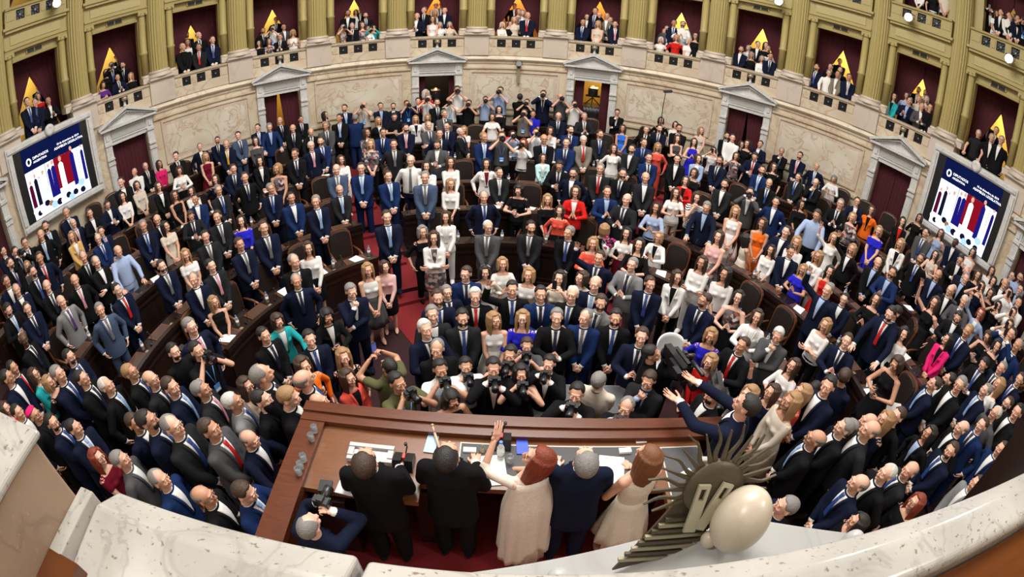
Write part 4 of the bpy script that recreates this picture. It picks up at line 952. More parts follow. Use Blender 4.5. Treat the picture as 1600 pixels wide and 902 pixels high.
# ================================================================== who stands where (read off the photograph; every entry is turned into a spot on the floor)
# tile line: @x0 y0 zoom [G = gallery] ; entry: x y code[number][facing]
CAT = '''
@0 0 4 G
165 605 Mnwbkc1;215 610 Mngbks1;300 605 Mkwxgp1;235 580 Brkbss2;235 535 Mkwxkc3;285 535 Mkwxbc3
640 520 Bukbsf1;735 480 Mnwnbp1;815 455 Bkkols1;695 385 Mkwbkz2;770 430 Mkwnkc2;730 345 Mkwnkc3;660 430 Bkkbls2
1140 265 Mkkxxs1;1240 270 Mcwrks1;1325 222 Mnwbbs1;1170 240 Bwkbls2;1240 195 Mkwnxc2;1165 195 Mkwnbc3
@400 0 4 G
18 250 Bkwkls1;80 245 Bvkbls1;150 225 Mkwnkp1;230 180 Dwwosp1;175 195 Mgwxxs2;125 120 Mkwnks3;105 190 Hwkxgz2;45 215 Mkwnbs2;175 120 Mnwnks3
545 150 Bvkgsz1;600 140 Mkwngs1;665 135 Bvkbls1;700 165 Bwkbsp1;575 60 Mkwxks2;655 40 Mkwxks3;685 75 Mkwnbs2;735 180 Btkbsu1;625 62 Bwkbsw3
1005 78 Mnwxgp1;1105 98 Dwwbls1;1150 140 Bwwgss1;1210 155 Bekgss1;1050 42 Mkwngs2;1180 45 Mnwxxs2;1120 60 Bekols2;1125 20 Mewxxs3;1160 10 Mkwxgs3
1540 150 Bwwwss1;1590 130 Bkkbss1
@800 0 4 G
15 100 Bekols1;65 60 Bwkgls2;100 72 Mnwrxs1;40 50 Bvkrss2;15 60 Mkwxbs3
445 118 Mnwbxs1;540 125 Deeols1;648 128 Mnwpbs1;470 85 Mkwxbs2;522 45 Mkwbks2;615 105 Mnwngs2;548 75 Mkwxxs2;595 80 Mowxos2;485 30 Hkkxkz3;445 52 Mkwxbs3
930 260 Bwwwss1;1030 212 Brross1;1110 232 Bwwwss1;955 195 Bwwoss2;970 160 Mgwxgs2;1015 120 Mnwbks2;1070 128 Hwkxkp2;1095 190 Biwgss2;1130 160 Hwnxks3;1150 200 Bkkkls1
1435 285 Mnwxbs1;1500 320 Bkwgls1;1565 345 Bwwgss1;1480 295 Bwkgss2;1590 260 Bkkkls2;1540 255 Mkwxbs2
@1200 0 4 G
20 330 Mnwnbs1;0 280 Bwkoss2;308 395 Mnwbbs1;385 432 Hwnxgl1;440 440 Mowxbs1;512 458 Mnwwks1;395 395 Mkwxks2;455 415 Mkwxks2;450 380 Mkkxks3
785 575 Jtkkls1;888 605 Mniskp1;967 642 Mgwxgp1;1018 645 Mkkxbs1;870 575 Bikkls2;950 595 Bekoss2;995 595 Bvkgss2;890 560 Bbkrss3;985 570 Mkwxbs3;940 570 Mkwxks3
1322 808 Hckxgl1;1405 832 Mkwxgs1;1465 845 Mkwxgs1;1385 760 Mkwxks3;1432 790 Mkwxks2
@1200 0 4 U
945 50 Bwkgss1;990 15 Hnkxks2;1035 60 Bkwbss1;1045 20 Hwkxks2;1105 80 Hekxbs1;1080 40 Hikxks2;1130 70 Hwkxbs2
1390 140 Mkwxbu2;1450 180 Mkwxbs1;1500 190 Hwkxbs1;1470 150 Bwkbls2;1540 150 Mkwxku2;1555 200 Mnwxks1;1590 215 Hkkxkz1;1510 235 Bkkbls1;1420 200 Bwkbls1;1585 165 Bkkkss2
@240 150 8
60 800 Bfwbls;270 695 Mkwnks;570 585 Mnwxgs;640 700 DRRolc;790 505 Mnwnkc;900 550 Mnwygc;1050 440 Mswnks;1270 510 Bgkbss;1295 345 Mnwsbs;1440 330 Mbixgl;1320 755 Jkkkls;1575 260 Mkwnxs;985 850 Mnwnbs
@440 130 8
235 405 Mkwnks;135 512 Mkwnxs;545 350 DGGkls>;360 555 Mkwnxl;550 480 Mgwngs;785 262 Mnwsbs;720 380 Mkwskc;915 380 Mbwxgs^;1025 225 Hekxxz;1235 240 Mnixks;1395 245 Mnwxks;1405 365 Hkkxkf;1565 212 Hbkxkz;1210 420 Jkwols;1060 560 Jvwbls;1265 560 Mbwnks;1550 505 Mnwpkc;485 665 Mbwbbs;365 725 Mnwpws;165 810 Mkwnbs;1110 700 Bvkols;1400 700 Mcwgbs
@640 130 8
105 180 Mnwnks;235 140 Hwkxgz;205 75 Brkwss;345 190 Mkwnkc;595 30 Hwkxkz;515 185 Hwkxgz;740 205 Hkkxkz;950 160 Hikxkz;1135 40 Hikxkz;1385 125 Hkkxks^;1470 195 Hkkxkz;1120 280 Bkkkss;1435 320 Hokxkz;1545 340 HBkxks;75 400 Jwkols;225 380 Beeolh;435 330 Mgwngs;240 475 Mgwnga;470 480 Mnwnks;375 570 Mnwnbs;350 700 Mgwxbf;640 560 Mcwnws>;680 530 Bwwols;1035 365 Bwwbsl;930 610 Mbwsos;1155 600 Hgkxbz;1290 590 Bikklz;1425 690 Bwkrsz;1580 560 Hwkxkz
@840 130 8
75 85 Mnwnkz;290 125 Hgkxxz;465 215 Hwkxkz;265 360 Mnwnxs;590 365 Mcwggp;1000 318 Mkwxkh;160 535 Bwwbsh;85 635 Mkwsxs;415 525 Mbwnks;365 680 Mbwnbs;580 655 Mowrwc;785 580 Mcwbbs;1070 515 DIIblc;1365 535 Mkwngs;1550 420 Bkkkss;1530 515 Mnwnbs;960 760 Bwwbls;1185 765 Mcwxks;1335 685 Mbinbs;1510 740 Bqqols
@1040 170 8
130 155 Bwwkss;175 190 Mkwxks;450 225 Deeolc;155 325 Dgkbla;365 365 DBBklp;775 292 Mkwbks;845 310 Hwkxks;955 400 Dvkbls;1030 385 Bkkkss;605 475 Bwkksu;1190 395 Mnwxkp;1460 480 Mkwbgh;1130 540 Mnwrkf;890 540 Bvkbss;415 565 Jiwbss;155 570 Mkwxks;685 590 Mnwnks;1365 675 Bkkbls;1215 705 Mbwsks;365 740 Bkwbss
@1200 225 8
410 95 Mnwpks;620 235 Mnwsxs;390 360 Mcwbks;610 425 Mkwbxh;840 390 Bwwgsf;25 435 Mkwbgs;115 660 Mbwxks;430 700 Bkkkls;635 810 Hikxbl;920 685 Mkwngp;1130 665 Mnwxkp;1310 770 JOkbls
@0 225 4
1115 135 Bwkblf;750 205 Mkwxks;835 150 Hwkxxs;905 115 Mkwggs;850 230 Bekbss;985 235 Jkwbss;1455 125 Mnwsbs;1525 175 Mkwnbs;1340 190 Bnkbls;1360 255 Mcwbgc;1190 265 Bwkbss;1085 290 Dkkblc;1215 310 Mbwxkc;760 300 Bwkkls;1185 415 Mcwnbf;1350 415 Mcwgbc;1500 445 BBkklc;1490 585 Mnwgbs;1275 540 Mcwgks;1150 655 Bwwols;1310 720 Mcwpks;1200 805 Mnwxgs;1000 725 Mnwgbs;1025 480 Beekls;975 440 Mnwxxs;885 475 Mnwbgs;725 630 Hiixxl;605 560 Mbwbgs;625 515 Mnipks;590 700 Mkwxga;510 670 Mkwngs;440 545 Jywols;450 465 Mnwpxs;405 390 Mnwsgs;660 350 Mnwxkf;555 405 Mkwxkp;455 815 Mkwpxs;280 850 Mkwnxs;235 675 Mnwrbs;190 760 Mkwbks;145 585 Mkwgbs;275 480 Mkwsks;245 535 Mkwsxs;85 640 Mkwbkz;10 640 Mnwxks;50 710 Mkwubs;160 730 Bgkoss;25 820 Mnwxks;90 875 Mnwxgs;720 870 Mnwrks
@0 450 4
370 45 Mlwuxs;155 90 Mnwnbs;30 95 Mkwskf;130 280 Mkwnxs!;610 95 Mswggs;1175 190 Mnwpgs;1325 50 Dkkolc;1215 340 Hkkxkz;1070 350 Hkkxks;415 385 Mnwbks;60 455 Mkwrks;20 510 Mnwxks;195 500 Jtwbss;285 545 Bkkoss;340 485 Mnwbgs;490 515 Mkwnks;645 560 Mkwsws;795 475 Mkwbos;925 520 Mcwnxs;1045 560 Mnwsbs;1240 580 Mcwpgs;1440 655 Mlwbws;1525 560 Baebls;190 745 Mkkxxs+;300 790 Mnwbks;85 730 Mcwxks;10 710 Brkbss;435 825 Mnwskc;815 790 Mnwxbs;895 765 Mnwbks
@0 640 3.4425
905 35 Mcwbgs;1110 55 Mgwrbs;1315 115 Mnwxxl;500 215 BRRrls;625 225 Mgwxgs;835 330 Mbwxgs;1075 420 Mkwxxs;1275 395 Mbwsbl
@400 450 4
40 250 Mkwnks;120 155 Jttbsl;430 125 Jkwklf;585 -30 Mnwxgh;325 270 Mnwbks;540 385 Bkkols;285 435 BOkbss;20 475 Mkwngs;290 510 Mkwbxs;170 620 Mkwxol;25 640 Mkwxks;395 660 Mkwnxp;570 515 Jqkbls;815 430 HGkxku^;880 540 HGkxkz;1150 460 Hwkxkz;1310 445 Hwkxkz;1210 635 Dkkklf;1485 450 Mkwxkz;1590 370 Hkkxkz;1100 120 Mcwxgp;1060 210 Mnwnwp;1130 330 Mkwxgs;1290 140 Mcwbks;1490 155 Dwwols;1135 20 Mnwbbp;1195 -10 Mnwngp;1370 5 Mkwrws;1312 -132 Mbwnbs;1432 -136 Bewkss;1544 -188 Bwwosp
@800 450 4
105 -122 Bwwosp;4 -38 Mkwbkw;184 -4 Mbwnkp;68 148 BBkolp;285 140 Mkwngp;465 140 Mbwggc;380 0 Mkwbwp;560 45 Mlwnbs;655 140 Mkwbkc;1215 35 Mnwnbs;1425 20 Dvkksp;1255 255 BBkoss;1545 140 Jwwbsp;1450 315 Mkwrbp;820 260 Mnwnbp;890 360 Hkkxks>;1000 375 Hkkxkz>;1250 415 Brross;870 520 Mcinbh;555 520 Hekxgs^;95 320 Hgkxbz;60 490 Dkkklz;235 430 Mkwxkz;410 610 Mkwnkz;725 700 Mkixgz;1280 615 Mkwxks<;1500 610 Bvkoss;1460 670 Mnwxkr<
@800 225 4
195 60 Jmmbsc;300 100 Mkwnkf;385 150 Mnwxks;45 250 Bkkklf;225 312 Bkkolc;400 262 Jrwbsp;300 385 Bqkbls;120 480 Mcwgks;360 515 Mkwbgc;600 265 Mbixbp;555 120 Mcwrgs;695 150 Mkwnks;840 175 Mcwxxc;720 310 Mcwnxp;860 55 Mbwnks;905 365 Bikklp;1030 275 Bweblp;1090 200 Jrkbsp;1160 295 BZkblh;1225 355 Mnixgl;1335 220 Mcwxks;1495 270 Mgwxkz;1405 385 Dwwolc;1575 460 DOOblc;1300 540 Dpvbls;1480 560 Deekls>;1195 700 Bwwbla;920 550 Jwkosp;800 590 Bkkklp;720 525 BwRklp;585 490 Bkkoss^;510 585 Bqkosp;550 670 Mnwnbw;755 715 Mlwngp;1040 790 Jwkbls;1345 770 Bwkkls;440 795 Jekbss;525 830 Mnwsxs;870 830 Mnwbbs;300 795 Beeklu
@400 225 4
20 80 Jkqkls;130 120 Dvkosc;240 28 Mkwnbc;85 245 Mnwbgc;215 300 Mbwxkc;370 320 Mnwsgc;40 480 Mnwgbs;520 255 Mcwsxc;500 125 Mswgxs;530 68 Bwwbls;655 115 Mbwsbs;825 165 Mbwsbc;965 68 Hwngxs;1065 105 Jwwkls;1055 170 Mswggc;1215 80 Bwwbls;1215 215 Bwkols;1440 90 JwRkls;1520 145 Mcwwbc;1425 295 Mnwbgs;815 415 Mnwsbc;1185 420 Jwwblc;1040 510 Bkkgss;1110 545 Jwvbla;1450 480 Mgwgwc;230 690 Mkwngs;320 610 Bwkblc;245 815 Mnwngs;695 745 Dwgolc;800 730 Bpkbsc
@1180 340 7.27
365 95 Mnwxkp;195 310 Bwwklc;420 320 Mnwxks;490 210 Bwwols;735 375 Jwwols;910 170 Bwwosw;1120 295 Jkwosw;560 530 BBkolp;870 545 Drrkls;850 745 Mnixgw;1415 450 Mkixxs;1420 90 BBBosc;1580 565 Mbixkp
@1200 225 4
535 425 Bvkosp;850 455 Jkrkls;955 435 Bkkkss;1000 525 Mgwbks;1090 530 Diibls;1180 590 Mnwxks!;1290 650 Dwwkss;1055 665 Deeklp;965 685 Mkwbbs;840 590 Jwkols;1215 690 Mkwxkf;1250 765 Mnixxs;1325 790 Bkkbls;1410 765 Bwkbls;1155 880 Mkwxxs;1075 785 Mnixxs;1345 860 Bkkbls;1590 800 Hikxks;1500 840 Mkwxxs;1540 795 Mkwxks
@1400 432 8
515 250 Dkkblw;735 110 Mgwxwp;880 240 Mgwxwp;1090 60 Dnkblu;810 430 Mkwxkf;1085 395 Jiwrsw;935 600 Mnwbos;680 715 Jfkkls;1190 680 Dkkbsf;1300 310 Bkkklu;1440 140 Hwnxku;1385 20 Mkwxxs;1215 150 Bkkkss;1490 390 Hwkxku;1450 540 Bwkbsu;1480 640 Mbwxku;1300 790 Bkkkss;1560 780 Mbwxgs;1580 100 Mkixks;1560 250 Hwkxks;900 -50 Mkixgs;1240 0 Bwkkss;30 365 Mnwrks
@1200 450 4
80 245 Mgwxwh;375 190 Bwkosa;490 35 Mnwxks;690 35 Bkkbsp;510 290 Mnwnbp;790 110 Mnwrkl;865 245 Bwkkls;835 425 Dkkbsf;170 445 Bwvblp;235 600 Bqkols;40 605 Bnkblw;165 655 Beeols<;320 580 Mkwxks^;400 555 Mnwxks<;505 500 Mnwxbs^;500 820 Mkwxgs;650 785 Mkwxxs;665 830 Mcwxxs;835 750 Mkwxbs;760 770 Bnkols;1060 555 Mnwsbs;1155 530 Mkwxks;1225 555 Mkwxgs
@1400 544 8
1150 120 Mkwbkf;1360 170 Mnwngs;1330 365 Bwkols;1165 445 Mnwsgs;1440 610 Mnwxbs;1575 700 Mkwxks;1290 730 Mgwxws;1590 310 Mnwbbs
@1200 640 3.4425
275 110 Mkwsxs;460 50 Mkwrgs;890 90 Jkikls;1065 60 Mkwxxs;1175 45 Mbwnbs;1010 180 Mnwbbs;790 285 Mcwbxs;665 300 Mkwxws;515 355 Mnwbxs;120 475 Mnwxgs;825 460 Bkkrls;510 565 Bkkkss;1150 360 Mlwxbs;1280 175 Mbwxbs
'''

def stride(a): return (a + pi) % (2 * pi) - pi
PEOPLE = []
def parse():
    tile = None
    for ln in CAT.strip().splitlines():
        if ln.startswith('@'):
            p = ln[1:].split(); tile = (float(p[0]), float(p[1]), float(p[2]), p[3] if len(p) > 3 else 'F'); continue
        for e in ln.split(';'):
            x, y, c = e.split(); PEOPLE.append(dict(px=tile[0] + float(x) / tile[2], py=tile[1] + float(y) / tile[2], code=c[:6], suf=c[6:], zone=tile[3]))
parse()
SPOTS = []
GH = {'M': 1.755, 'W': 1.66}
def floor_a(x, y):
    r = hypot(x, y); z = 0.
    for i, q in enumerate(ROWS):
        if r > q - .05: z = (i + 1) / 6.
    if y < -.6 and abs(x) > 1.9: z = max(z, .45)
    return z
def near(x, y):
    return min([hypot(x - a, y - b) for a, b in SPOTS] or [9])
def place_floor(px, py, g):
    r = ray(px, py); best = None
    for dh in (0, .03, -.03, .06, -.06, .09, -.09, .12, -.12, .15, -.15, .19, -.19):
        H = GH[g] + dh; t = 1.2; P = None
        while t < 30:
            Q = CAM + r * t; rr = hypot(Q.x, Q.y)
            if Q.z <= floor_a(Q.x, Q.y) + H: P = Q; break
            if rr > R - .38 and t > 6: P = Q; break
            t += .015
        if P is None: continue
        fz = floor_a(P.x, P.y); Ha = P.z - fz; rr = hypot(P.x, P.y); az = atan2(P.x, P.y)
        pen = abs(dh) * 3 + max(0, abs(Ha / GH[g] - 1) - .1) * 25
        if P.y > -.6 or abs(P.x) > 6:
            for q in ROWS:
                d = rr - q
                if -.18 < d < .58 and abs(az) < radians(100): pen += min(d + .18, .58 - d) * 4
        n = near(P.x, P.y)
        if n < .42: pen += (.42 - n) * 9
        if -4.4 < P.y < -1.45 and abs(P.x) < 2.5: pen += 3
        if hypot(P.x, P.y) > 12.0: pen += 5
        if best is None or pen < best[0]: best = (pen, P.x, P.y, fz, Ha)
    return best[1:]
def place_gallery(px, py, row, up, g):
    r = ray(px, py); rad = R + {1: .36, 2: .72, 3: 1.35}[row]
    if not up and row == 1: rad = R + .36
    if up: rad = R + {1: .34, 2: .66, 3: 1.3}[row]
    a = r.x * r.x + r.y * r.y; b = 2 * (CAM.x * r.x + CAM.y * r.y); c = CAM.x ** 2 + CAM.y ** 2 - rad * rad
    t = (-b + sqrt(b * b - 4 * a * c)) / 2 / a; P = CAM + r * t
    fz = {1: 3.75, 2: 4.05, 3: 4.35}[row] if not up else {1: 7.42, 2: 7.42, 3: 7.7}[row]
    k = round((atan2(P.x, P.y) - AZ0) / DAZ) + 6
    lim = .64 / R; az = min(max(atan2(P.x, P.y), baz(k) - lim), baz(k) + lim)
    if row == 1 or up: P = Vector((rad * sin(az), rad * cos(az), P.z))
    H = min(max(P.z - fz, GH[g] * .86), GH[g] * 1.12)
    return P.x, P.y, fz, H, min(max(k, 0), 12)

HAIRW = {'k': 'dark-haired', 'b': 'brown-haired', 'g': 'grey-haired', 'w': 'white-haired', 'o': 'fair-haired', 'r': 'red-haired', 'x': 'balding'}
POSEW = {'c': 'hands clasped', 's': '', 'p': 'clapping', 'f': 'holding a phone', 'u': 'phone raised', 'a': 'arms crossed', 'z': 'aiming a camera', 'h': 'hand at chin', 'w': 'one arm raised', 'l': 'leaning forward', 'r': 'both arms outstretched', 'b': ''}
def cword(l): return CW[l][0] if l in CW else {'u': 'purple'}[l]
if 'u' not in CW: CW['u'] = ('purple', (.10, .03, .22))
def describe(p):
    c = p['code']; k = c[0]
    if k == 'M':
        if c[2] == 'k': look = f'man in {cword(c[1])} suit and dark shirt'
        elif c[3] == 'x': look = f'man in {cword(c[1])} suit without tie'
        else: look = f'man in {cword(c[1])} suit, {TIE[c[3]][0]} tie'
        short = look; hw = HAIRW[c[4]]
    elif k == 'H': look = f'man in {cword(c[1])} shirt'; short = look; hw = HAIRW[c[4]]
    elif k == 'J': look = f'woman in {cword(c[1])} jacket'; short = look; hw = HAIRW[c[3]]
    elif k == 'B': look = f'woman in {cword(c[1])} top'; short = look; hw = HAIRW[c[3]]
    else: look = f'woman in sleeveless {cword(c[1])} dress'; short = look; hw = HAIRW[c[3]]
    if '+' in p['suf']: look = short = 'cleric in dark robe and fuchsia skullcap'; hw = ''
    p['short'] = short; p['look'] = (hw + ' ' + look).strip(); p['pose'] = POSEW.get(c[5], '')
M_PHONE = mat('phone_screen', (.02, .03, .08), .15, emit=(.1, .15, .5), estr=.4)
def cam_parts(root):
    bm = bmesh.new(); bx(bm, -.07, .07, -.035, .035, -.045, .045); bx(bm, -.03, .03, -.03, .03, .04, .07); bx(bm, -.075, -.045, -.05, .03, -.045, .03); from_bm('camera_body', bm, M_BLACK, root)
    bm = bmesh.new(); lathe(bm, [(.038, .03), (.038, .08), (.043, .09), (.045, .16), (.04, .165)], 18, Matrix.Rotation(pi / 2, 4, 'X')); from_bm('lens', bm, M_BLACK, root)
    bm = bmesh.new(); lathe(bm, [(.033, .160), (.033, .168)], 18, Matrix.Rotation(pi / 2, 4, 'X')); from_bm('front_glass', bm, MATS.get('lens_glass') or mat('lens_glass', (.01, .012, .03), .03, spec=1.), root)
def phone_parts(root):
    bm = bmesh.new(); bx(bm, -.037, .037, -.005, .005, -.075, .075); from_bm('phone_case', bm, M_BLACK, root)
    bm = bmesh.new(); bx(bm, -.033, .033, .005, .0065, -.068, .068); from_bm('display', bm, M_PHONE, root)
PROTO = {}
def gadget(kind, M, lab, group):
    if kind not in PROTO:
        e = empty(kind); (cam_parts if kind == 'photo_camera' else phone_parts)(e); o = PROTO[kind] = e
    else: o = copy_tree(PROTO[kind])
    o.matrix_world = M; tag(o, lab, 'camera' if kind == 'photo_camera' else 'phone', group); return o
CROWD = []
def child(name, me, root, M=None):
    if isinstance(root, Matrix): CROWD.append((me, root @ M if M is not None else root)); return None
    o = bpy.data.objects.new(name, me); COL.objects.link(o); o.parent = root
    if M is not None: o.matrix_local = M
    return o
def figure(p, x, y, z, H, rz, tilt=0):
    c = p['code']; k = c[0]; g = 'M' if k in 'MH' else 'W'; pose = c[5]; rnd = random.Random(int(p['px'] * 7 + p['py'] * 13))
    if pose in 'cs' and not p.get('fixed'): pose = rnd.choice({'c': 'cckK', 's': 'sscckK'}[pose])
    if g == 'W' and pose in 'kK': pass
    sk = SKIN[3] if '!' in p['suf'] else SKIN[rnd.choice((0, 0, 1, 1, 1, 2))]
    sc = H / (1.765 if pose not in 'f' else 1.745)
    sxy = sc * (1.12 if g == 'M' else 1.10); bme = get('body', g, pose, [sk, M_BROW, M_EYEW, M_IRIS, M_LIP])
    if p.get('crowd'):
        root = Matrix.Translation((x, y, z)) @ Euler((tilt, 0, rz)).to_matrix().to_4x4() @ Matrix.Diagonal((sxy, sxy, sc, 1)); CROWD.append((bme, root))
    else:
        root = bpy.data.objects.new('person', bme); COL.objects.link(root)
        root.location = (x, y, z); root.rotation_euler = (tilt, 0, rz); root.scale = (sxy, sxy, sc)
    hm = head_matrix(pose)
    if k == 'M':
        child('jacket', get('jacket', 'M', pose, [CM(c[1])]), root)
        child('shirt', get('shirt_front', 'M', pose, [CM(c[2])]), root)
        for q in '01': child('cuff', get('cuff' + q, 'M', pose, [CM('w' if c[2] == 'k' else c[2])]), root)
        if c[3] != 'x': child('tie', get('tie', 'M', 'c', [TM(c[3])]), root)
        child('trousers', get('trousers', 'M', 'c', [CM('k' if c[1] in 'kc' else c[1]), M_SHOE]), root)
    elif k == 'H':
        child('shirt', get('shirt2' if c[1] in 'wil' and pose != 'z' else 'shirt5', 'M', pose, [CM(c[1])]), root)
        if c[3] != 'x': child('tie', get('tie_long', 'M', 'c', [TM(c[3])]), root)
        child('trousers', get('trousers', 'M', 'c', [CM(c[2]), M_SHOE]), root)
    elif k == 'J':
        child('jacket', get('jacket', 'W', pose, [CM(c[1])]), root); child('top', get('shirt_front', 'W', 'c', [CM(c[2] if c[2] != c[1] else 'w')]), root)
        lo = c[2] if c[2] in 'kRv' else ('w' if c[1] in 'w' and c[2] == 'w' else 'k')
        if c[1] == 'm': lo = 'm'
        if lo in 'vm': child('skirt', get('skirt', 'W', 'c', [CM(lo)]), root)
        else: child('trousers', get('trousers', 'W', 'c', [CM(lo), M_SHOE]), root)
    elif k == 'B':
        child('top', get(('shirt1', 'shirt5', 'shirt2')[rnd.choice((0, 0, 1, 2))], 'W', pose, [CM(c[1])]), root)
        if rnd.random() < .4: child('skirt', get('skirt', 'W', 'c', [CM(c[2])]), root)
        else: child('trousers', get('trousers', 'W', 'c', [CM(c[2]), M_SHOE]), root)
    else:
        child('dress_bodice', get('shirt0', 'W', 'c', [CM(c[1])]), root); child('dress_skirt', get('dress_skirt', 'W', 'c', [CM(c[2])]), root)
    if g == 'M':
        st = {'x': 'hair_fringe'}.get(c[4], 'hair_thin' if (c[4] in 'gw' and rnd.random() < .3) else 'hair_short')
        if '+' in p['suf']:
            bm = bmesh.new(); n = 24
            lathe(bm, [(.092, 0), (.090, .02), (.075, .045), (.045, .062), (.01, .068)], n, Matrix.Translation((0, .03, 1.69)) @ Matrix.Rotation(radians(-18), 4, 'X'))
            sk_me = finish(bm, 'skullcap'); sk_me.materials.append(CM('f')); child('skullcap', sk_me, root, hm)
        child('hair', get(st, 'M', 'c', [HM(c[4])]), root, hm)
        if c[4] in 'kb' and rnd.random() < .3: child('beard', get('beard', 'M', 'c', [HM(c[4])]), root, hm)
    else:
        child('hair', get('hair_long' if c[4] == 'l' else 'hair_bob', 'W', 'c', [HM(c[3])]), root, hm)
    if k == 'H' and pose == 'z' and rnd.random() < .7:
        bm = bmesh.new(); bx(bm, -.045, .045, -.150, -.146, 1.02, 1.14, 0); bx(bm, -.035, .035, -.1515, -.150, 1.03, 1.07, 1); tube(bm, [(-.004, -.146, 1.14), (-.055, -.125, 1.40)], .005, 5); tube(bm, [(.004, -.146, 1.14), (.055, -.125, 1.40)], .005, 5)
        mm = finish(bm, 'press_badge'); mm.materials.append(mat('pale_blue_badge', (.10, .32, .75), .5)); mm.materials.append(M_PAPER); child('press_badge', mm, root)
    if rnd.random() < .2 and pose != 'z': child('glasses', get('glasses', 'M', 'c', [M_BLACK]), root, hm)
    if not p.get('crowd'): tag(root, p['label'], 'person')
    M = Matrix.Translation((x, y, z)) @ Euler((tilt, 0, rz)).to_matrix().to_4x4() @ Matrix.Diagonal((sc, sc, sc, 1))
    if pose == 'z':
        gadget('photo_camera', M @ Matrix.Translation((0, -.235, 1.635)), p['glabel'], None)
    elif pose in 'uf' and p['zone'] != 'X':
        q = (0, -.33, 1.70) if pose == 'u' else (0, -.345, 1.20)
        gadget('phone', M @ Matrix.Translation(q) @ Matrix.Rotation(radians(0 if pose == 'u' else -35), 4, 'X'), p['glabel'], None)
    return root

def face_angle(x, y, suf, tx=.2, ty=-2.4):
    d = Vector((tx - x, ty - y))
    if abs(x - 2.1) < 1e-6 and abs(y + 2.03) < 1e-6: return atan2(-.62, -1)
    if y < -.9 and x < -1.9: d = Vector((1, .25))
    elif y < -.9 and x > 2.0: d = Vector((-1, .3))
    if '^' in suf: d = -d
    elif '<' in suf: d = Vector((-1, -.15))
    elif '>' in suf: d = Vector((1, -.15))
    return atan2(d.x, -d.y)
PL = []
for p in PEOPLE:
    g = 'M' if p['code'][0] in 'MH' else 'W'; describe(p)
    if p['code'] == 'Mnwxkr': p['at'] = (2.10, -2.03, 1.3, 1.73); p['suf'] = '<'; p['fixed'] = 1; SPOTS.append((2.1, -2.03)); continue
    if p['zone'] in 'GU':
        row = int(p['suf'][:1] or 1); x, y, z, H, k = place_gallery(p['px'], p['py'], row, p['zone'] == 'U', g); p['box'] = k; p['row'] = row
    else:
        x, y, z, H = place_floor(p['px'], p['py'], g); SPOTS.append((x, y))
    p['at'] = (x, y, z, H)
# the five at the president's desk and the photographer below the parapet
for (px, py, code, lab, dx) in ((578, 672, 'Mkwxbb', 'dark-suited man seen from behind at the desk, beside the grey tablet stand', 0), (703, 668, 'Mkwxkb', 'broad black-haired man in dark suit seen from behind, right of the wooden baton', 0),
                            (835, 674, 'Weeblv', 'red-haired woman in a flowing pale lace dress and shawl raising one hand', 0), (913, 669, 'Mnwxgb', 'grey-haired man in navy suit seen from behind at the centre desk', 0), (1006, 672, 'Wwwoln', 'woman with long auburn hair in sleeveless white lace dress at the desk', 0)):
    P = pt_z(px, py, 1.3 + (1.66 if code[0] == 'M' else 1.60)); p = dict(px=px, py=py, code=code, suf='', zone='X', label=lab, look=lab, short=lab, pose='', at=(P.x, P.y - .03, 1.3, 1.72 if code[0] == 'M' else 1.66))
    PL.append(p); SPOTS.append((P.x, P.y))
# the 300 that show largest stay single people, the farthest ones become one crowd
for i, p in enumerate(sorted(PEOPLE, key=lambda p: (Vector(p['at'][:3]) - CAM).length + (1.5 if p['zone'] in 'GU' and p['row'] > 1 else 0))): p['crowd'] = i >= 294
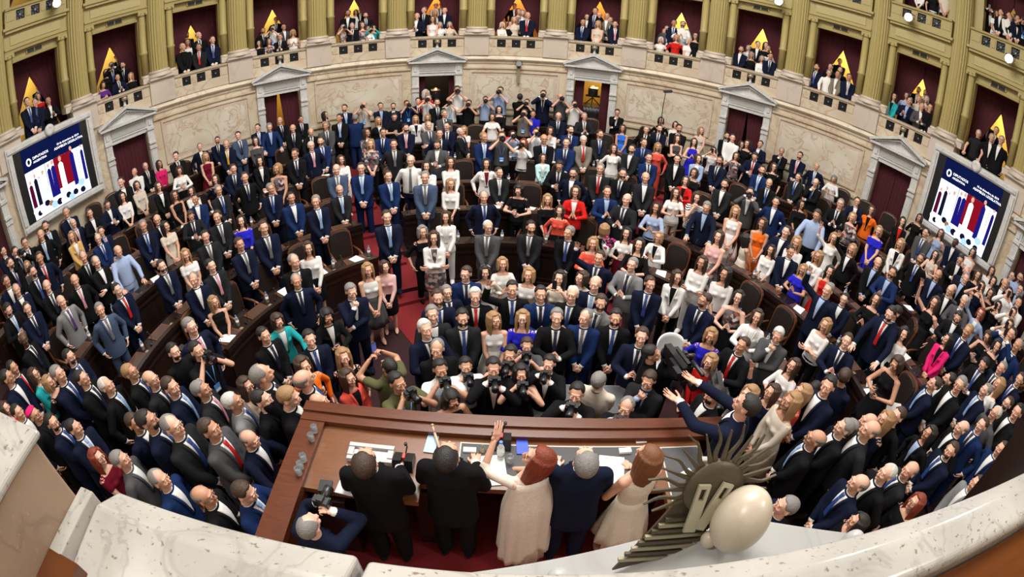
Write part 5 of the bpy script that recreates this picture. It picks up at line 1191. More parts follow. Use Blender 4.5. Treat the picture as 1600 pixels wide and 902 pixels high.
# labels: look + pose + where, each one different
LANDM = {}
for p in PEOPLE: LANDM.setdefault(p['short'], []).append(p)
MARKS = [(s, q[0]['px'], q[0]['py']) for s, q in LANDM.items() if len(q) == 1]
for p in PEOPLE: LANDM.setdefault('L' + p['look'], []).append(p)
MARKS += [(s[1:], q[0]['px'], q[0]['py']) for s, q in LANDM.items() if s[0] == 'L' and len(q) == 1 and len(s.split()) < 7]
MARKS = [m for m in MARKS if len(m[0].split()) <= 7]
used = set()
def fits(s): return 4 <= len(s.replace(',', ' ').split()) <= 16 and s not in used
for p in PEOPLE:
    base = p['look']; wp = base + (', ' + p['pose'] if p['pose'] else ''); done = None
    if p['zone'] in 'GU':
        w = ('in the %s gallery box' % ORD[p['box']]) if p['zone'] == 'G' else ('in upper gallery above the %s box' % ORD[p['box']])
        for b in (wp, base):
            for e in ('', ', front row', ', second row', ', back row', ', far left', ', far right', ', middle', ', next to the curtain'):
                if e and e != {1: ', front row', 2: ', second row', 3: ', back row'}[p['row']] and e[2:] in ('front row', 'second row', 'back row'): continue
                s = f'{b} {w}{e}'
                if fits(s): done = s; break
            if done: break
    else:
        cnt = len([q for q in PEOPLE if q['zone'] == 'F' and q['look'] == base and q['pose'] == p['pose']])
        ms = sorted([m for m in MARKS if m[0] != p['short'] and m[0] != p['look'] and hypot(m[1] - p['px'], m[2] - p['py']) > 4], key=lambda m: hypot(m[1] - p['px'], (m[2] - p['py']) * 1.4))[:14]
        for m in ms:
            dx, dy = p['px'] - m[1], p['py'] - m[2]
            rel = ('beside', 'left of' if dx < 0 else 'right of') if abs(dx) > abs(dy) else ('behind' if dy < 0 else 'in front of',)
            for b in (wp, base):
                for rl in rel:
                    s = f'{b}, {rl} {m[0]}'
                    if fits(s): done = s; break
                if done: break
            if done: break
    if not done: done = wp + ' %d' % len(used)
    used.add(done); p['label'] = done
    d2 = 'black camera held up by the ' if p['code'][5] == 'z' else 'phone held by the '
    dn = done.replace(', aiming a camera', '').replace(', phone raised', '').replace(', holding a phone', ''); gl = d2 + dn
    if len(gl.replace(',', ' ').split()) > 16: gl = d2.replace('held up by the', 'of').replace('held by the', 'of') + dn
    gl = ' '.join(gl.split()[:16]).rstrip(',')
    if gl in used: gl = ' '.join(('second ' + gl).split()[:16])
    used.add(gl); p['glabel'] = gl
for p in PEOPLE:
    x, y, z, H = p['at']; rnd = random.Random(int(p['px'] * 31 + p['py'])); f = face_angle(x, y, p['suf']) + radians(rnd.uniform(-14, 14))
    if p['zone'] == 'F' and p['code'][5] == 'l' and y > -1: f = face_angle(x, y, '')
    figure(p, x, y, z, H, f)

# merge the far crowd into one mesh (lighter copies of the same figures)
import numpy as np
LODC = {}
def lod(me):
    k = me.name
    if k not in LODC:
        ob = bpy.data.objects.new('tmp', me); COL.objects.link(ob); d = ob.modifiers.new('d', 'DECIMATE'); d.ratio = .42 if len(me.vertices) > 900 else 1.
        ev = ob.evaluated_get(bpy.context.evaluated_depsgraph_get()); m = bpy.data.meshes.new_from_object(ev); bpy.data.objects.remove(ob)
        nv, nl, npo = len(m.vertices), len(m.loops), len(m.polygons)
        co = np.empty(nv * 3, np.float32); m.vertices.foreach_get('co', co); li = np.empty(nl, np.int32); m.loops.foreach_get('vertex_index', li)
        ls = np.empty(npo, np.int32); m.polygons.foreach_get('loop_start', ls); mi = np.empty(npo, np.int32); m.polygons.foreach_get('material_index', mi)
        LODC[k] = (co.reshape(-1, 3), li, ls, mi, [x for x in me.materials]); bpy.data.meshes.remove(m)
    return LODC[k]
V, LI, LS, MI = [], [], [], []; slots = {}; vo = lo_ = 0
for me, M in CROWD:
    co, li, ls, mi, ms = lod(me); A = np.array(M, np.float32)
    V.append(co @ A[:3, :3].T + A[:3, 3]); LI.append(li + vo); LS.append(ls + lo_)
    lut = np.array([slots.setdefault(m.name, len(slots)) for m in ms], np.int32); MI.append(lut[np.minimum(mi, len(lut) - 1)]); vo += len(co); lo_ += len(li)
me = bpy.data.meshes.new('crowd'); V = np.concatenate(V); LI = np.concatenate(LI); LS = np.concatenate(LS); MI = np.concatenate(MI)
me.vertices.add(len(V)); me.vertices.foreach_set('co', V.ravel()); me.loops.add(len(LI)); me.loops.foreach_set('vertex_index', LI)
me.polygons.add(len(LS)); me.polygons.foreach_set('loop_start', LS); me.polygons.foreach_set('material_index', MI); me.polygons.foreach_set('use_smooth', np.ones(len(LS), bool))
for n in slots: me.materials.append(bpy.data.materials[n])
me.update(calc_edges=True); me.validate()
o = bpy.data.objects.new('crowd', me); COL.objects.link(o); tag(o, 'crowd of distant standing people in the back rows and the galleries', 'crowd', None, 'stuff')

# ================================================================== desks, chairs and everything on them
def mesh_obj(name, f, m, parent=None, smooth=False, fix=True):
    bm = bmesh.new(); f(bm)
    if fix: fixn(bm)
    return from_bm(name, bm, m, parent, smooth)
BLK = [('left', radians(-96), AISLES[0]), ('central', AISLES[0], AISLES[1]), ('right', AISLES[1], radians(96))]
ROWN = ['front', 'second', 'third', 'fourth', 'fifth', 'rear']
SLOTS = []
for i, q in enumerate(ROWS):
    z = (i + 1) / 6.; gap = .52 / (q + .3)
    for bn_, a0, a1 in BLK:
        if bn_ != 'left': a0 = a0 + gap
        if bn_ != 'right': a1 = a1 - gap
        if i < 1 and bn_ != 'central':
            if bn_ == 'left': a0 = radians(-84)
            else: a1 = radians(84)
        e = empty('curved_desk'); tag(e, f'long curved dark walnut desk of the {ROWN[i]} row in the {bn_} block', 'desk', None)
        mesh_obj('desk_top', lambda bm: (sbox(bm, a0, a1, q - .02, q + .44, z + .74, z + .775), sbox(bm, a0, a1, q - .03, q + .06, z + .775, z + .86)), M_WOODD, e)
        mesh_obj('front_panel', lambda bm: (sbox(bm, a0, a1, q, q + .035, z + .001, z + .74), sbox(bm, a0, a1, q - .02, q, z + .002, z + .09), sbox(bm, a0, a1, q - .015, q, z + .62, z + .66)), M_WOODD, e)
        for t in (a0, a1): mesh_obj('end_panel', lambda bm: sbox(bm, t - .014 / q if t == a1 else t, t if t == a1 else t + .014 / q, q, q + .42, z + .001, z + .74, 1), M_WOODD, e)
        n = max(1, int((a1 - a0) * (q + .3) / .74))
        for s in range(n):
            a = a0 + (a1 - a0) * (s + .5) / n; SLOTS.append((i, bn_, a, q, z))
            T = Matrix.Rotation(-a, 4, 'Z')
            bm = bmesh.new(); bx(bm, -.22, .22, q + .10, q + .40, z + .776, z + .790, 0, T); bx(bm, -.19, .19, q + .13, q + .37, z + .790, z + .793, 1, T)
            bx(bm, .235, .30, q + .12, q + .2, z + .776, z + .79, 2, T)
            from_bm('writing_flap', bm, [M_WOODM, M_LEATHD, M_BRASSL], e)
def by_who(prefix, x, y, fall):
    c = sorted([q for q in PEOPLE if not q['crowd'] and q['zone'] == 'F'], key=lambda q: hypot(q['at'][0] - x, q['at'][1] - y))[:5]
    for q in c:
        for w in (q['short'], q['look'], q['look'] + (', ' + q['pose'] if q['pose'] else '')):
            s = prefix + ' ' + w
            if hypot(q['at'][0] - x, q['at'][1] - y) < 1.5 and fits(s): used.add(s); return s
    return fall
# armchairs
def chair_proto():
    e = empty('armchair')                    # faces -y
    def seat(bm): bx(bm, -.25, .25, -.24, .24, .42, .50)
    o = mesh_obj('seat', seat, M_LEATH, e); b = o.modifiers.new('b', 'BEVEL'); b.width = .035; b.segments = 3
    def back(bm, w, y0, y1, z0, z1, mi=0):
        pts = [(w * sin(t), z0 + (z1 - z0) * u) for t, u in ((-1.2, 0), (1.2, 0), (1.35, .25), (1.571, .6), (1.3, .82), (.9, .93), (.45, .985), (0, 1), (-.45, .985), (-.9, .93), (-1.3, .82), (-1.571, .6), (-1.35, .25))]
        M = Matrix.Rotation(radians(-9), 4, 'X'); prism(bm, pts, y0, y1, 'y', mi, Matrix.Translation((0, .22, .46)) @ M @ Matrix.Translation((0, -.0, -.46)))
    mesh_obj('back_frame', lambda bm: back(bm, .275, .0, .045, .50, 1.13), M_WOODM, e)
    o = mesh_obj('backrest', lambda bm: back(bm, .245, -.04, .062, .53, 1.10), M_LEATH, e); b = o.modifiers.new('b', 'BEVEL'); b.width = .02; b.segments = 2; b.limit_method = 'ANGLE'
    for s in (-1, 1):
        bm = bmesh.new(); tube(bm, [(s * .27, .20, .70), (s * .30, -.05, .70), (s * .30, -.20, .68), (s * .285, -.22, .60)], [.02, .026, .026, .018]); tube(bm, [(s * .285, -.12, .69), (s * .25, -.10, .46)], .015); from_bm('armrest', bm, M_WOODM, e)
    bm = bmesh.new(); lathe(bm, [(.04, .08), (.03, .2), (.035, .42)], 12)
    for k in range(5): a = k * 2 * pi / 5; tube(bm, [(0, 0, .11), (.16 * cos(a), .16 * sin(a), .08), (.27 * cos(a), .27 * sin(a), .035)], [.028, .022, .018])
    from_bm('swivel_base', bm, M_WOODM, e)
    return e
CH = None; nch = {}
for (i, bn_, a, q, z) in SLOTS:
    rnd = random.Random(int(a * 1000) + i * 77); rr = q + .78 + rnd.uniform(-.04, .06)
    if i == 5: rr = q + .72
    x, y = rr * sin(a), rr * cos(a)
    if y < -.9 or near(x, y) < .25: continue
    if CH is None: CH = chair_proto(); o = CH
    else: o = copy_tree(CH)
    o.location = (x, y, z + .001); o.rotation_euler = (0, 0, -a + rnd.choice((0, 0, rnd.uniform(-.7, .7))))
    SLOTC = nch.setdefault((i, bn_), []); SLOTC.append(o)
def bk(x, y): return ORD[min(12, max(0, round((atan2(x, y) - AZ0) / DAZ) + 6))]
for (i, bn_), l in nch.items():
    for o in l: tag(o, by_who('dark leather armchair by the', o.location.x, o.location.y, '') or f'dark leather armchair of the {ROWN[i]} row in line with the {bk(o.location.x, o.location.y)} gallery box', 'armchair', f'armchairs of the {ROWN[i]} row by the {bk(o.location.x, o.location.y)} box')
# microphones, bottles, papers on the desks
def mic(bm): 
    bx(bm, -.05, .05, -.06, .05, 0, .035); tube(bm, [(0, .02, .03), (0, .0, .12), (0, -.03, .2), (0, .03, .24)], .006, 6); ico(bm, (0, .045, .245), (.018, .026, .018), 1)
def bottle_proto():
    e = empty('water_bottle'); mesh_obj('bottle_body', lambda bm: lathe(bm, [(.03, 0), (.032, .02), (.032, .13), (.028, .15), (.013, .185), (.013, .2)], 12), M_GLASS, e, True)
    mesh_obj('cap', lambda bm: lathe(bm, [(.015, .198), (.015, .215)], 10), mat('blue_cap', (.05, .15, .55), .4), e); mesh_obj('paper_label', lambda bm: lathe(bm, [(.0325, .06), (.0325, .11)], 12), M_PAPER, e); return e
mic0 = None; bot0 = None; ppr0 = None
for (i, bn_, a, q, z) in SLOTS:
    rnd = random.Random(int(a * 997) + i * 131); zz = z + .777
    if (q * cos(a)) < -1.2: continue
    pos = lambda da, dr: ((q + dr) * sin(a + da / q), (q + dr) * cos(a + da / q))
    if i > 3: continue
    x, y = pos(-.31, .16)
    if mic0 is None: mic0 = mesh_obj('microphone', mic, M_BLACK); o = mic0
    else: o = mic0.copy(); COL.objects.link(o)
    o.location = (x, y, zz); o.rotation_euler = (0, 0, -a); tag(o, by_who('small desk microphone by the', x, y, '') or f'small black microphone on the {ROWN[i]}-row desk in line with the {bk(x, y)} gallery box', 'microphone', f'microphones on the {ROWN[i]} row by the {bk(x, y)} box')
    if rnd.random() < .45:
        if bot0 is None: bot0 = bottle_proto(); o = bot0
        else: o = copy_tree(bot0)
        x, y = pos(.30, .30); o.location = (x, y, zz); tag(o, by_who('water bottle by the', x, y, '') or f'clear water bottle on the {ROWN[i]}-row desk in line with the {bk(x, y)} gallery box', 'bottle', f'water bottles on the {ROWN[i]} row by the {bk(x, y)} box')
    if rnd.random() < .4:
        if ppr0 is None: ppr0 = mesh_obj('paper_sheet', lambda bm: bx(bm, -.10, .10, -.14, .14, 0, .004), M_PAPER); o = ppr0
        else: o = ppr0.copy(); COL.objects.link(o)
        x, y = pos(rnd.uniform(-.08, .08), .25); o.location = (x, y, zz + .018); o.rotation_euler = (0, 0, -a + rnd.uniform(-.5, .5)); tag(o, by_who('white papers on desk by the', x, y, '') or f'white papers on the {ROWN[i]}-row desk in line with the {bk(x, y)} gallery box', 'paper', f'papers on the {ROWN[i]} row by the {bk(x, y)} box')

# ------------------------------------------------------------------ the president's desk
ZT = 2.3
e = empty('presidential_desk', (0, 0, 0)); tag(e, 'large red-brown wooden presidential desk with leather insets above the well', 'desk')
def desk_section(name, x0, x1, y0, y1, mt, inset=None):
    def f(bm):
        bx(bm, x0, x1, y0, y1, ZT - .06, ZT); bx(bm, x0 + .01, x1 - .01, y0 + .03, y1, ZT - .10, ZT - .06)
    mesh_obj(name, f, mt, e)
    if inset:
        a, b, c, d = inset; mesh_obj('leather_inset', lambda bm: bx(bm, a, b, c, d, ZT, ZT + .003), M_GINSET, e)
        def fr(bm):
            for q in ((a - .012, b + .012, c - .012, c), (a - .012, b + .012, d, d + .012), (a - .012, a, c, d), (b, b + .012, c, d)): bx(bm, *q, ZT, ZT + .005)
        mesh_obj('inset_border', fr, mat('pale_inlay', (.5, .47, .4), .4), e)
desk_section('left_desk_top', -1.55, -.57, -2.62, -1.9, M_WOODT)
desk_section('central_desk_top', -.57, 1.44, -2.44, -1.9, M_WOODT, (-.28, 1.36, -2.37, -1.96))
desk_section('right_desk_top', 1.44, 1.88, -2.74, -1.9, M_WOODT, (1.49, 1.84, -2.62, -1.98))
mesh_obj('left_wing', lambda bm: (bx(bm, -1.80, -1.55, -3.35, -1.84, ZT - .04, ZT + .05), bx(bm, -1.79, -1.57, -3.34, -1.86, 1.301, ZT - .04)), M_WOOD, e)
mesh_obj('right_desk_end', lambda bm: bx(bm, 1.84, 1.88, -2.73, -1.9, 1.301, ZT - .06), M_WOOD, e)
mesh_obj('front_ledge', lambda bm: (bx(bm, -1.80, 2.2, -1.90, -1.70, ZT, ZT + .06), bx(bm, -1.80, 2.2, -1.80, -1.68, ZT + .06, ZT + .085)), M_WOOD, e)
def front(bm):
    bx(bm, -1.80, 2.44, -1.78, -1.72, .002, ZT)
    for k in range(9): x = -1.72 + k * .46; bx(bm, x, x + .38, -1.72, -1.70, .5, 2.1); bx(bm, x + .05, x + .33, -1.70, -1.69, .6, 2.0)
mesh_obj('front_panel', front, M_WOOD, e)
mesh_obj('drawer_pedestal', lambda bm: bx(bm, -1.5, -1.2, -2.66, -1.95, 1.301, ZT - .1), M_WOODD, e)
mesh_obj('drawer_pedestal', lambda bm: bx(bm, -.66, -.50, -2.45, -1.95, 1.301, ZT - .1), M_WOODD, e)
mesh_obj('drawer_pedestal', lambda bm: bx(bm, 1.40, 1.7, -2.45, -1.95, 1.301, ZT - .1), M_WOODD, e)
def on_desk(px, py, dz=0.): P = pt_z(px, py, ZT + dz); P.z = ZT + .004; return P
def flatobj(name, px, py, w, d, h, rz, m, lab, cat, group=None):
    bm = bmesh.new(); bx(bm, -w / 2, w / 2, -d / 2, d / 2, 0, h); o = from_bm(name, bm, m); o.location = on_desk(px, py); o.rotation_euler = (0, 0, radians(rz)); return tag(o, lab, cat, group)
flatobj('paper_stack', 550, 753, .20, .30, .012, -6, M_PAPER, 'white paper stack on the left part of the presidential desk', 'paper')
flatobj('paper_sheet', 768, 736, .24, .32, .006, 8, M_PAPER, 'large white sheets on the desk right of the black-haired man', 'paper')
flatobj('paper_sheet', 955, 738, .22, .34, .006, -8, M_PAPER, 'white papers on the desk beside the woman in lace dress', 'paper')
flatobj('paper_sheet', 999, 683, .10, .16, .006, 5, M_PAPER, 'white sheet by the auburn-haired woman at the desk front', 'paper')
flatobj('paper_sheet', 1076, 745, .12, .14, .006, 28, M_PAPER, 'small white paper behind the sun emblem rays', 'paper')
flatobj('wallet', 509, 762, .11, .12, .025, 4, M_BLACK, 'square black leather case on the left part of the desk', 'case')
flatobj('name_card', 734, 705, .11, .05, .02, 2, M_PAPER, 'white name card on the grey inset left of the brass bell', 'card')
flatobj('name_card', 976, 707, .11, .05, .03, 4, M_PAPER, 'white name card standing near the auburn-haired woman', 'card')
flatobj('name_card', 1103, 719, .09, .045, .02, -4, M_PAPER, 'small white card on the right-hand grey inset', 'card')
flatobj('blue_folder', 674, 695, .10, .2, .008, -4, mat('pale_blue_print', (.35, .52, .72), .4), 'pale blue printed booklet under the wooden baton', 'folder')
flatobj('blue_card', 816, 700, .10, .16, .012, 3, M_BLUEP, 'bright blue folder behind the red-haired woman', 'folder')
t = empty('tablet_stand', on_desk(580, 716)); tag(t, 'light grey flat monitor stand in front of the left man', 'monitor')
mesh_obj('monitor_frame', lambda bm: (bx(bm, -.20, .20, .06, .10, .0, .07), bx(bm, -.20, .20, -.07, -.03, 0, .05), bx(bm, -.20, -.15, -.03, .06, 0, .06), bx(bm, .15, .20, -.03, .06, 0, .06)), M_GREYP, t)
mesh_obj('display', lambda bm: bx(bm, -.15, .15, -.03, .06, .01, .04), M_METAL, t)
def console(px, py, lab):
    c = empty('microphone_console', on_desk(px, py)); tag(c, lab, 'microphone', 'microphone consoles on the presidential desk')
    for s in (-1, 1): mesh_obj('console_body', lambda bm: prism(bm, [(-.09, 0), (.09, 0), (.08, .06), (-.05, .11)], s * .05 - .035, s * .05 + .035, 'x'), M_BLACK, c)
    mesh_obj('button_panel', lambda bm: bx(bm, -.012, .012, .0, .05, .05, .09), mat('red_button', (.6, .02, .02), .4), c)
    bm = bmesh.new(); tube(bm, [(.0, .05, .03), (.02, .10, .12), (.03, .05, .22)], .006, 6); ico(bm, (.03, .04, .225), (.016, .022, .016), 1); from_bm('gooseneck', bm, M_BLACK, c)
console(632, 726, 'black twin microphone console beside the left man at the desk'); console(783, 694, 'black twin microphone console left of the red-haired woman')
b = empty('desk_bell', on_desk(754, 706)); tag(b, 'small brass hand bell on the grey desk inset', 'bell')
mesh_obj('bell_cup', lambda bm: lathe(bm, [(.03, 0), (.026, .012), (.018, .035), (.008, .045)], 18), M_BRASSL, b, True); mesh_obj('handle', lambda bm: lathe(bm, [(.006, .045), (.009, .06), (.005, .07), (.008, .085), (.003, .09)], 12), M_BRASSL, b, True)
w = empty('baton', on_desk(683, 690)); tag(w, 'pale wooden baton leaning across the desk left of the black-haired man', 'baton'); bm = bmesh.new(); tube(bm, [(-.05, .12, .05), (.05, -.14, .02)], .012, 10); from_bm('shaft', bm, mat('pale_wood', (.62, .42, .25), .4), w); mesh_obj('knob', lambda bm: ico(bm, (-.055, .135, .052), .02), M_BRASSL, w)
o = copy_tree(bot0); o.location = on_desk(782, 716); tag(o, 'water bottle with blue cap beside the red-haired woman on the desk', 'bottle')
GL = None
for i, (px, py) in enumerate(((493, 676), (496, 690), (482, 722), (484, 735), (487, 745), (797, 718))):
    if GL is None:
        GL = empty('drinking_glass'); mesh_obj('glass_bowl', lambda bm: lathe(bm, [(.024, 0), (.026, .01), (.03, .09), (.027, .088), (.023, .012)], 16), M_GLASS, GL, True); mesh_obj('water', lambda bm: lathe(bm, [(.022, .012), (.026, .06)], 14), M_GLASS, GL, True); o = GL
    else: o = copy_tree(GL)
    P = pt_z(px, py, ZT + .05); o.location = (min(P.x, -1.6) if i < 5 else P.x, P.y, ZT + (.052 if i < 5 else .004))
    if i < 5: tag(o, ['clear drinking glass nearest the front corner of the desk wing', 'clear glass second from the front corner of the desk wing', 'clear glass in the middle of the desk wing, first of three', 'clear glass in the middle of the desk wing, second of three', 'clear glass of the desk wing nearest the crouching photographer'][i], 'glass', 'glasses on the desk wing')
    else: tag(o, 'clear drinking glass right of the blue-capped bottle', 'glass')

# the five figures at the desk
for p in PL:
    x, y, z, H = p['at']; code = p['code']; g = 'M' if code[0] == 'M' else 'W'; f = pi + {703: radians(-4), 835: radians(28), 578: radians(4), 913: 0, 1006: radians(18)}[p['px']]
    y = min(y, -2.64 if p['px'] == 578 else -2.52)
    if code[0] == 'M':
        p['fixed'] = 1; figure(p, x, y, z, H, f)
    else:
        pose = code[5]; sc = H / 1.74
        root = bpy.data.objects.new('person', get('body', 'W', pose, [SKIN[1], M_BROW, M_EYEW, M_IRIS, M_LIP])); COL.objects.link(root)
        root.location = (x, y, z); root.rotation_euler = (0, 0, f); root.scale = (sc * 1.03, sc * 1.03, sc); hm = head_matrix(pose); tag(root, p['label'], 'person')
        col = CM('e' if 0 else ('e' if p['px'] == 835 else 'w')); lace = mat('white_lace', (.70, .62, .52), .8, bump=1., bscale=120, var=.3); chif = mat('pale_chiffon', (.68, .58, .50), .75, bump=.3, bscale=60, var=.1)
        m = chif if p['px'] == 835 else lace
        child('dress_bodice', get('shirt1' if p['px'] == 835 else 'shirt0', 'W', pose if p['px'] == 835 else 'c', [m]), root)
        hb = 'hair_long'
        child('hair', get(hb, 'W', 'c', [HM('r') if p['px'] == 835 else mat('hair_auburn', (.17, .062, .022), .5, bump=.6, bscale=120, var=.3)]), root, hm)
        if p['px'] == 835:
            bm = bmesh.new(); loft(bm, [(.12, .20, .19), (.4, .20, .18), (.75, .19, .155), (1.0, .160, .112), (1.1, .145, .105)], 40)
            for v in bm.verts:
                a = atan2(v.co.y, v.co.x); k = 1 + .10 * sin(a * 12) * max(0, 1 - v.co.z); v.co.x *= k; v.co.y *= k
            for q in bm.faces: q.smooth = True
            mm = finish(bm, 'dress'); mm.materials.append(chif); child('dress_skirt', mm, root)
            bm = bmesh.new(); n, mrow = 40, 16; F = []                       # shawl: cloth over shoulders and back, falling in two points
            for j in range(mrow + 1):
                t = j / mrow; row = []
                for i in range(n + 1):
                    u = -1 + 2 * i / n; a = u * radians(125); low = .50 - .34 * abs(sin(u * 2.6)) ; zz = 1.44 - (1.44 - low) * t
                    rx = .16 + .07 * min(1, t * 3) + .03 * t; ry = .10 + .06 * min(1, t * 3) + .05 * t; k = 1 + .06 * sin(u * 28) * t
                    row.append(bm.verts.new((rx * k * sin(a), .01 + ry * k * cos(a), zz - (.07 * abs(u) if t < .1 else .02))))
                F.append(row)
            for j in range(mrow):
                for i in range(n): bm.faces.new((F[j][i], F[j + 1][i], F[j + 1][i + 1], F[j][i + 1])).smooth = True
            mm = finish(bm, 'shawl'); mm.materials.append(mat('pink_white_gauze', (.72, .62, .55), .8, bump=.5, bscale=40, var=.12)); o = child('shawl', mm, root); sd = o.modifiers.new('s', 'SOLIDIFY'); sd.thickness = .008
        else:
            child('dress_skirt', get('dress_skirt', 'W', 'c', [lace]), root)
            bm = bmesh.new()
            for s in (-1, 1): tube(bm, [(s * .06, -.09, 1.33), (s * .075, -.02, 1.43), (s * .07, .06, 1.38), (s * .05, .09, 1.25)], .009, 8)
            mm = finish(bm, 'straps'); mm.materials.append(lace); child('shoulder_strap', mm, root)
# photographer under the parapet, seen from above
p = dict(px=475, py=805, code='Mnkxgz', suf='^', zone='X', label='curly grey-haired photographer in dark jacket crouching at the desk wing, camera raised', glabel='black camera with bright screen held up beside the desk wing'); P = pt_z(478, 806, 2.82)
figure(p, P.x, P.y, 1.301, 1.52, radians(170))

# ------------------------------------------------------------------ well furniture and press gear
t = empty('clerk_table', (1.05, .15, 0)); tag(t, 'small glass-topped clerk table in the well behind the photographers', 'table')
mesh_obj('glass_top', lambda bm: bx(bm, -.75, .75, -.35, .35, .76, .775), M_GLASS, t); mesh_obj('table_frame', lambda bm: (bx(bm, -.74, .74, -.34, .34, .70, .76),), M_WOOD, t)
for sx in (-1, 1):
    for sy in (-1, 1): mesh_obj('leg', lambda bm: bx(bm, sx * .68 - .03, sx * .68 + .03, sy * .29 - .03, sy * .29 + .03, .001, .70), M_WOOD, t)
P = pt_z(1053, 532, 1.0); c = empty('white_chair', (P.x, P.y, 0), radians(8)); tag(c, 'white moulded chair back behind the shoulder-mounted television camera', 'chair')
mesh_obj('seat', lambda bm: lathe(bm, [(.20, .42), (.24, .44), (.24, .46), (.2, .47)], 24), M_PAPER, c, True)
bm = bmesh.new(); F = []
for j in range(8):
    t_ = j / 7; F.append([bm.verts.new((.27 * sin(a), .20 * cos(a), .46 + .55 * t_ * (1 - .18 * (a / 1.3) ** 2))) for a in [(-1.3 + 2.6 * i / 14) for i in range(15)]])
for j in range(7):
    for i in range(14): bm.faces.new((F[j][i], F[j + 1][i], F[j + 1][i + 1], F[j][i + 1])).smooth = True
o = from_bm('backrest', bm, M_PAPER, c); o.modifiers.new('s', 'SOLIDIFY').thickness = .02
mesh_obj('pedestal', lambda bm: lathe(bm, [(.22, .001), (.2, .03), (.03, .05), (.03, .42)], 20), M_METAL, c)
def tv_camera(px, py, z, rz, lab, stand=True, lampc=None):
    P = pt_z(px, py, z); g = empty('television_camera', (P.x, P.y, z), rz); tag(g, lab, 'television camera')
    mesh_obj('camera_body', lambda bm: (bx(bm, -.08, .08, -.18, .25, -.10, .12), bx(bm, -.05, .05, .25, .38, -.08, .08), bx(bm, -.13, -.08, -.1, .1, -.05, .08)), M_BLACK, g)
    mesh_obj('lens', lambda bm: lathe(bm, [(.05, .18), (.055, .3), (.07, .36), (.075, .42), (.06, .42)], 18, Matrix.Rotation(pi / 2, 4, 'X')), M_BLACK, g)
    mesh_obj('viewfinder', lambda bm: (bx(bm, -.2, -.12, -.25, -.1, .04, .12), bx(bm, -.02, .02, -.2, .15, .15, .18), bx(bm, -.02, .02, -.2, -.17, .1, .18)), M_BLACK, g)
    mesh_obj('microphone', lambda bm: lathe(bm, [(.025, .1), (.03, .2), (.03, .38), (.015, .4)], 12, Matrix.Translation((.10, 0, .14)) @ Matrix.Rotation(pi / 2, 4, 'X')), M_BLACK, g)
    if lampc: mesh_obj('tally_lamp', lambda bm: ico(bm, (0, -.2, .22), .05), lampc, g)
    if stand:
        fz = floor_a(P.x, P.y) if hypot(P.x, P.y) < R else FLOOR_BACK
        for k in range(3): bm = bmesh.new(); a = k * 2 * pi / 3 + .4; tube(bm, [(0, 0, -.1), (.32 * cos(a), .32 * sin(a), fz - z + .02)], .015); from_bm('tripod_leg', bm, M_BLACK, g)
    return g
tv_camera(1062, 572, 1.62, radians(15), 'large black shoulder television camera beside the white chair', False)
tv_camera(1118, 610, 1.35, radians(-10), 'black television camera held low in front of the woman in red top')
tv_camera(305, 560, 1.55, radians(70), 'black television camera on tripod beside the man in black with lanyard')
def at_cyl(az, r, z): return cyl(az, r, z)
for k, zc_, lab in ((7, 2.85, 'television camera with red lamp on black riser in the doorway under the eighth box'), (5, 2.55, 'television camera with red lamp in the doorway under the sixth gallery box')):
    pz = cyl(baz(k), R + .75, zc_); g = empty('television_camera', pz, -baz(k)); tag(g, lab, 'television camera')
    mesh_obj('camera_body', lambda bm: (bx(bm, -.16, .16, -.1, .3, -.14, .14), bx(bm, -.25, .25, .1, .2, -.2, -.14)), M_BLACK, g)
    mesh_obj('lens', lambda bm: lathe(bm, [(.08, .1), (.1, .3), (.09, .3)], 18, Matrix.Rotation(pi / 2, 4, 'X')), M_BLACK, g)
    mesh_obj('tally_lamp', lambda bm: ico(bm, (0, -.12, .2), .045), M_REDL, g)
    mesh_obj('tripod', lambda bm: [tube(bm, [(0, 0, -.2), (.3 * cos(a), .3 * sin(a), 1.02 - zc_ + (1.34 if k == 7 else 0))], .02) for a in (.5, 2.6, 4.7)], M_BLACK, g)
r = empty('camera_riser', (0, 0, 0), -baz(7)); tag(r, 'black cloth-covered riser filling the doorway under the eighth gallery box', 'riser')
mesh_obj('riser_cloth', lambda bm: drape(bm, -.34, .34, -.36, .36, 2.36, 1.02, R + .42, 6, 30, 6, .015), M_BLACK, r); mesh_obj('platform', lambda bm: bx(bm, -.55, .55, R + .46, R + 1.3, 1.01, 2.34), M_BLACK, r)
# wall spotlight over the middle panel and the boom microphone
rr = ray(808, 112); az = atan2(rr.x, rr.y); sp = empty('wall_spotlight', cyl(baz(6) + .01, R - .16, 3.72), -baz(6)); tag(sp, 'black stage spotlight fixed to the cornice below the seventh gallery box', 'spotlight')
X = Matrix.Rotation(radians(60), 4, 'X'); mesh_obj('housing', lambda bm: lathe(bm, [(.05, -.12), (.075, -.1), (.08, .1), (.095, .12)], 18, X), M_BLACK, sp); mesh_obj('bracket', lambda bm: (tube(bm, [(-.1, 0, 0), (-.1, .06, .12), (.1, .06, .12), (.1, 0, 0)], .01), tube(bm, [(0, .06, .12), (0, .15, .12)], .012)), M_BLACK, sp)
mesh_obj('brass_conduit', lambda bm: bx(bm, -.05, .05, -.01, .03, -.62, -.12), M_BRASSL, sp)
P = pt_z(1031, 205, 2.2); bmk = empty('boom_microphone', (P.x, P.y, FLOOR_BACK)); tag(bmk, 'furry boom microphone on a pole above the woman in black near the wall', 'microphone')
bm = bmesh.new(); tube(bm, [(0, 0, 0), (0, 0, 2.0), (.03, 0, 2.45)], .014); from_bm('pole', bm, M_BLACK, bmk); bm = bmesh.new(); caps(bm, (0, 0, 2.5), (.2, 0, 2.53), .05, .05); from_bm('windshield', bm, mat('grey_fur', (.05, .05, .05), 1., bump=1, bscale=200), bmk)
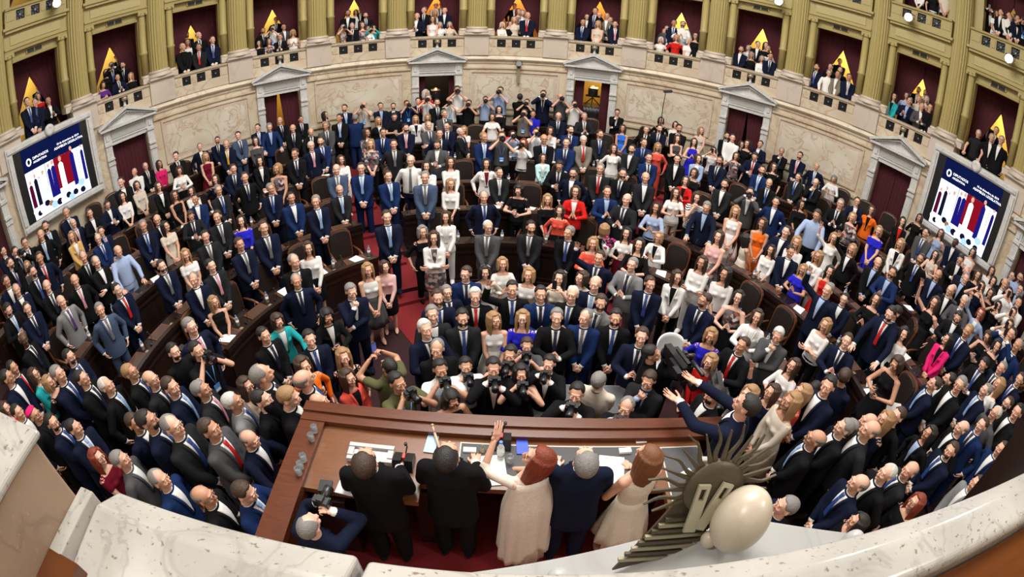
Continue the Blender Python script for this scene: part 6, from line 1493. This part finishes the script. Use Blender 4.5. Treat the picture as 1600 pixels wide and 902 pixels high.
# jacket left over an armchair, bouquet, documents in hands
P = pt_z(227, 325, 1.7); jk = empty('draped_jacket', (P.x, P.y, .9), 0)
mesh_obj('jacket_cloth', lambda bm: (ico(bm, (0, 0, .33), (.30, .16, .16), 3), ico(bm, (.1, -.05, .12), (.2, .14, .26), 3), ico(bm, (-.15, 0, .15), (.14, .13, .24), 3)), CM('g'), jk, True, False); tag(jk, 'grey jacket draped over an armchair back by the left wall', 'jacket')
P = pt_z(950, 372, 1.55); bq = empty('bouquet', (P.x, P.y, 1.1)); tag(bq, 'bouquet with magenta flowers and grey-green leaves held by the fair-haired woman', 'flowers')
rnd = random.Random(4); bmf = bmesh.new(); bml = bmesh.new()
for i in range(26):
    a, q, h = rnd.uniform(0, 6.28), rnd.uniform(0, .16), rnd.uniform(.15, .4)
    if i < 14: ico(bmf, (q * cos(a), q * sin(a), h + .08), (.04, .04, .025), 1)
    else: prism(bml, [(-.02, 0), (0, .16), (.02, 0)], 0, .004, 'y', 0, Matrix.Translation((q * cos(a), q * sin(a), h)) @ Matrix.Rotation(a, 4, 'Z') @ Matrix.Rotation(.6, 4, 'X'))
from_bm('blossoms', bmf, mat('magenta_petals', (.35, .01, .16), .7), bq); from_bm('leaves', bml, mat('grey_green_leaf', (.18, .24, .17), .7), bq)
bm = bmesh.new(); tube(bm, [(0, 0, 0), (0, 0, .3)], [.03, .08]); from_bm('wrapping', bm, M_PAPER, bq)
for i, (px, py, z, w, rz, tl, lab) in enumerate([(209, 436, .98, .34, 30, 20, 'large white sheets spread out by the bald man in light shirt'), (1000, 0, 0, 0, 0, 0, ''), (221, 645, 1.3, .30, 20, 25, 'open white document held among the left front guests'), (1395, 640, 1.35, .34, -20, 25, 'white folded programme held by the dark-haired man on the right'), (1358, 600, 1.2, .14, 0, 60, 'small white card held by the woman in black halter dress'), (1217, 736, 1.1, .2, 0, 10, 'white notepad resting beside the balding man in glasses at lower right'), (790, 218, 2.0, .2, 0, 70, 'red and white poster held up among the back-row photographers')]):
    if not lab: continue
    P = pt_z(px, py, z); bm = bmesh.new(); bx(bm, -w / 2, w / 2, -w * .35, w * .35, 0, .006); bx(bm, -w / 2 + .02, w / 2, -w * .33, w * .3, .006, .010); o = from_bm('document', bm, M_PAPER if i != 6 else mat('red_poster', (.7, .03, .02), .6)); o.location = P; o.rotation_euler = (radians(tl), 0, radians(rz)); tag(o, lab, 'document')
# dark timber post at the right edge
bm = bmesh.new(); bx(bm, 2.22, 2.62, -4.34, -4.1, 3.9, 5.6); tag(from_bm('trim_side_post', bm, M_WOODD), kind='structure')
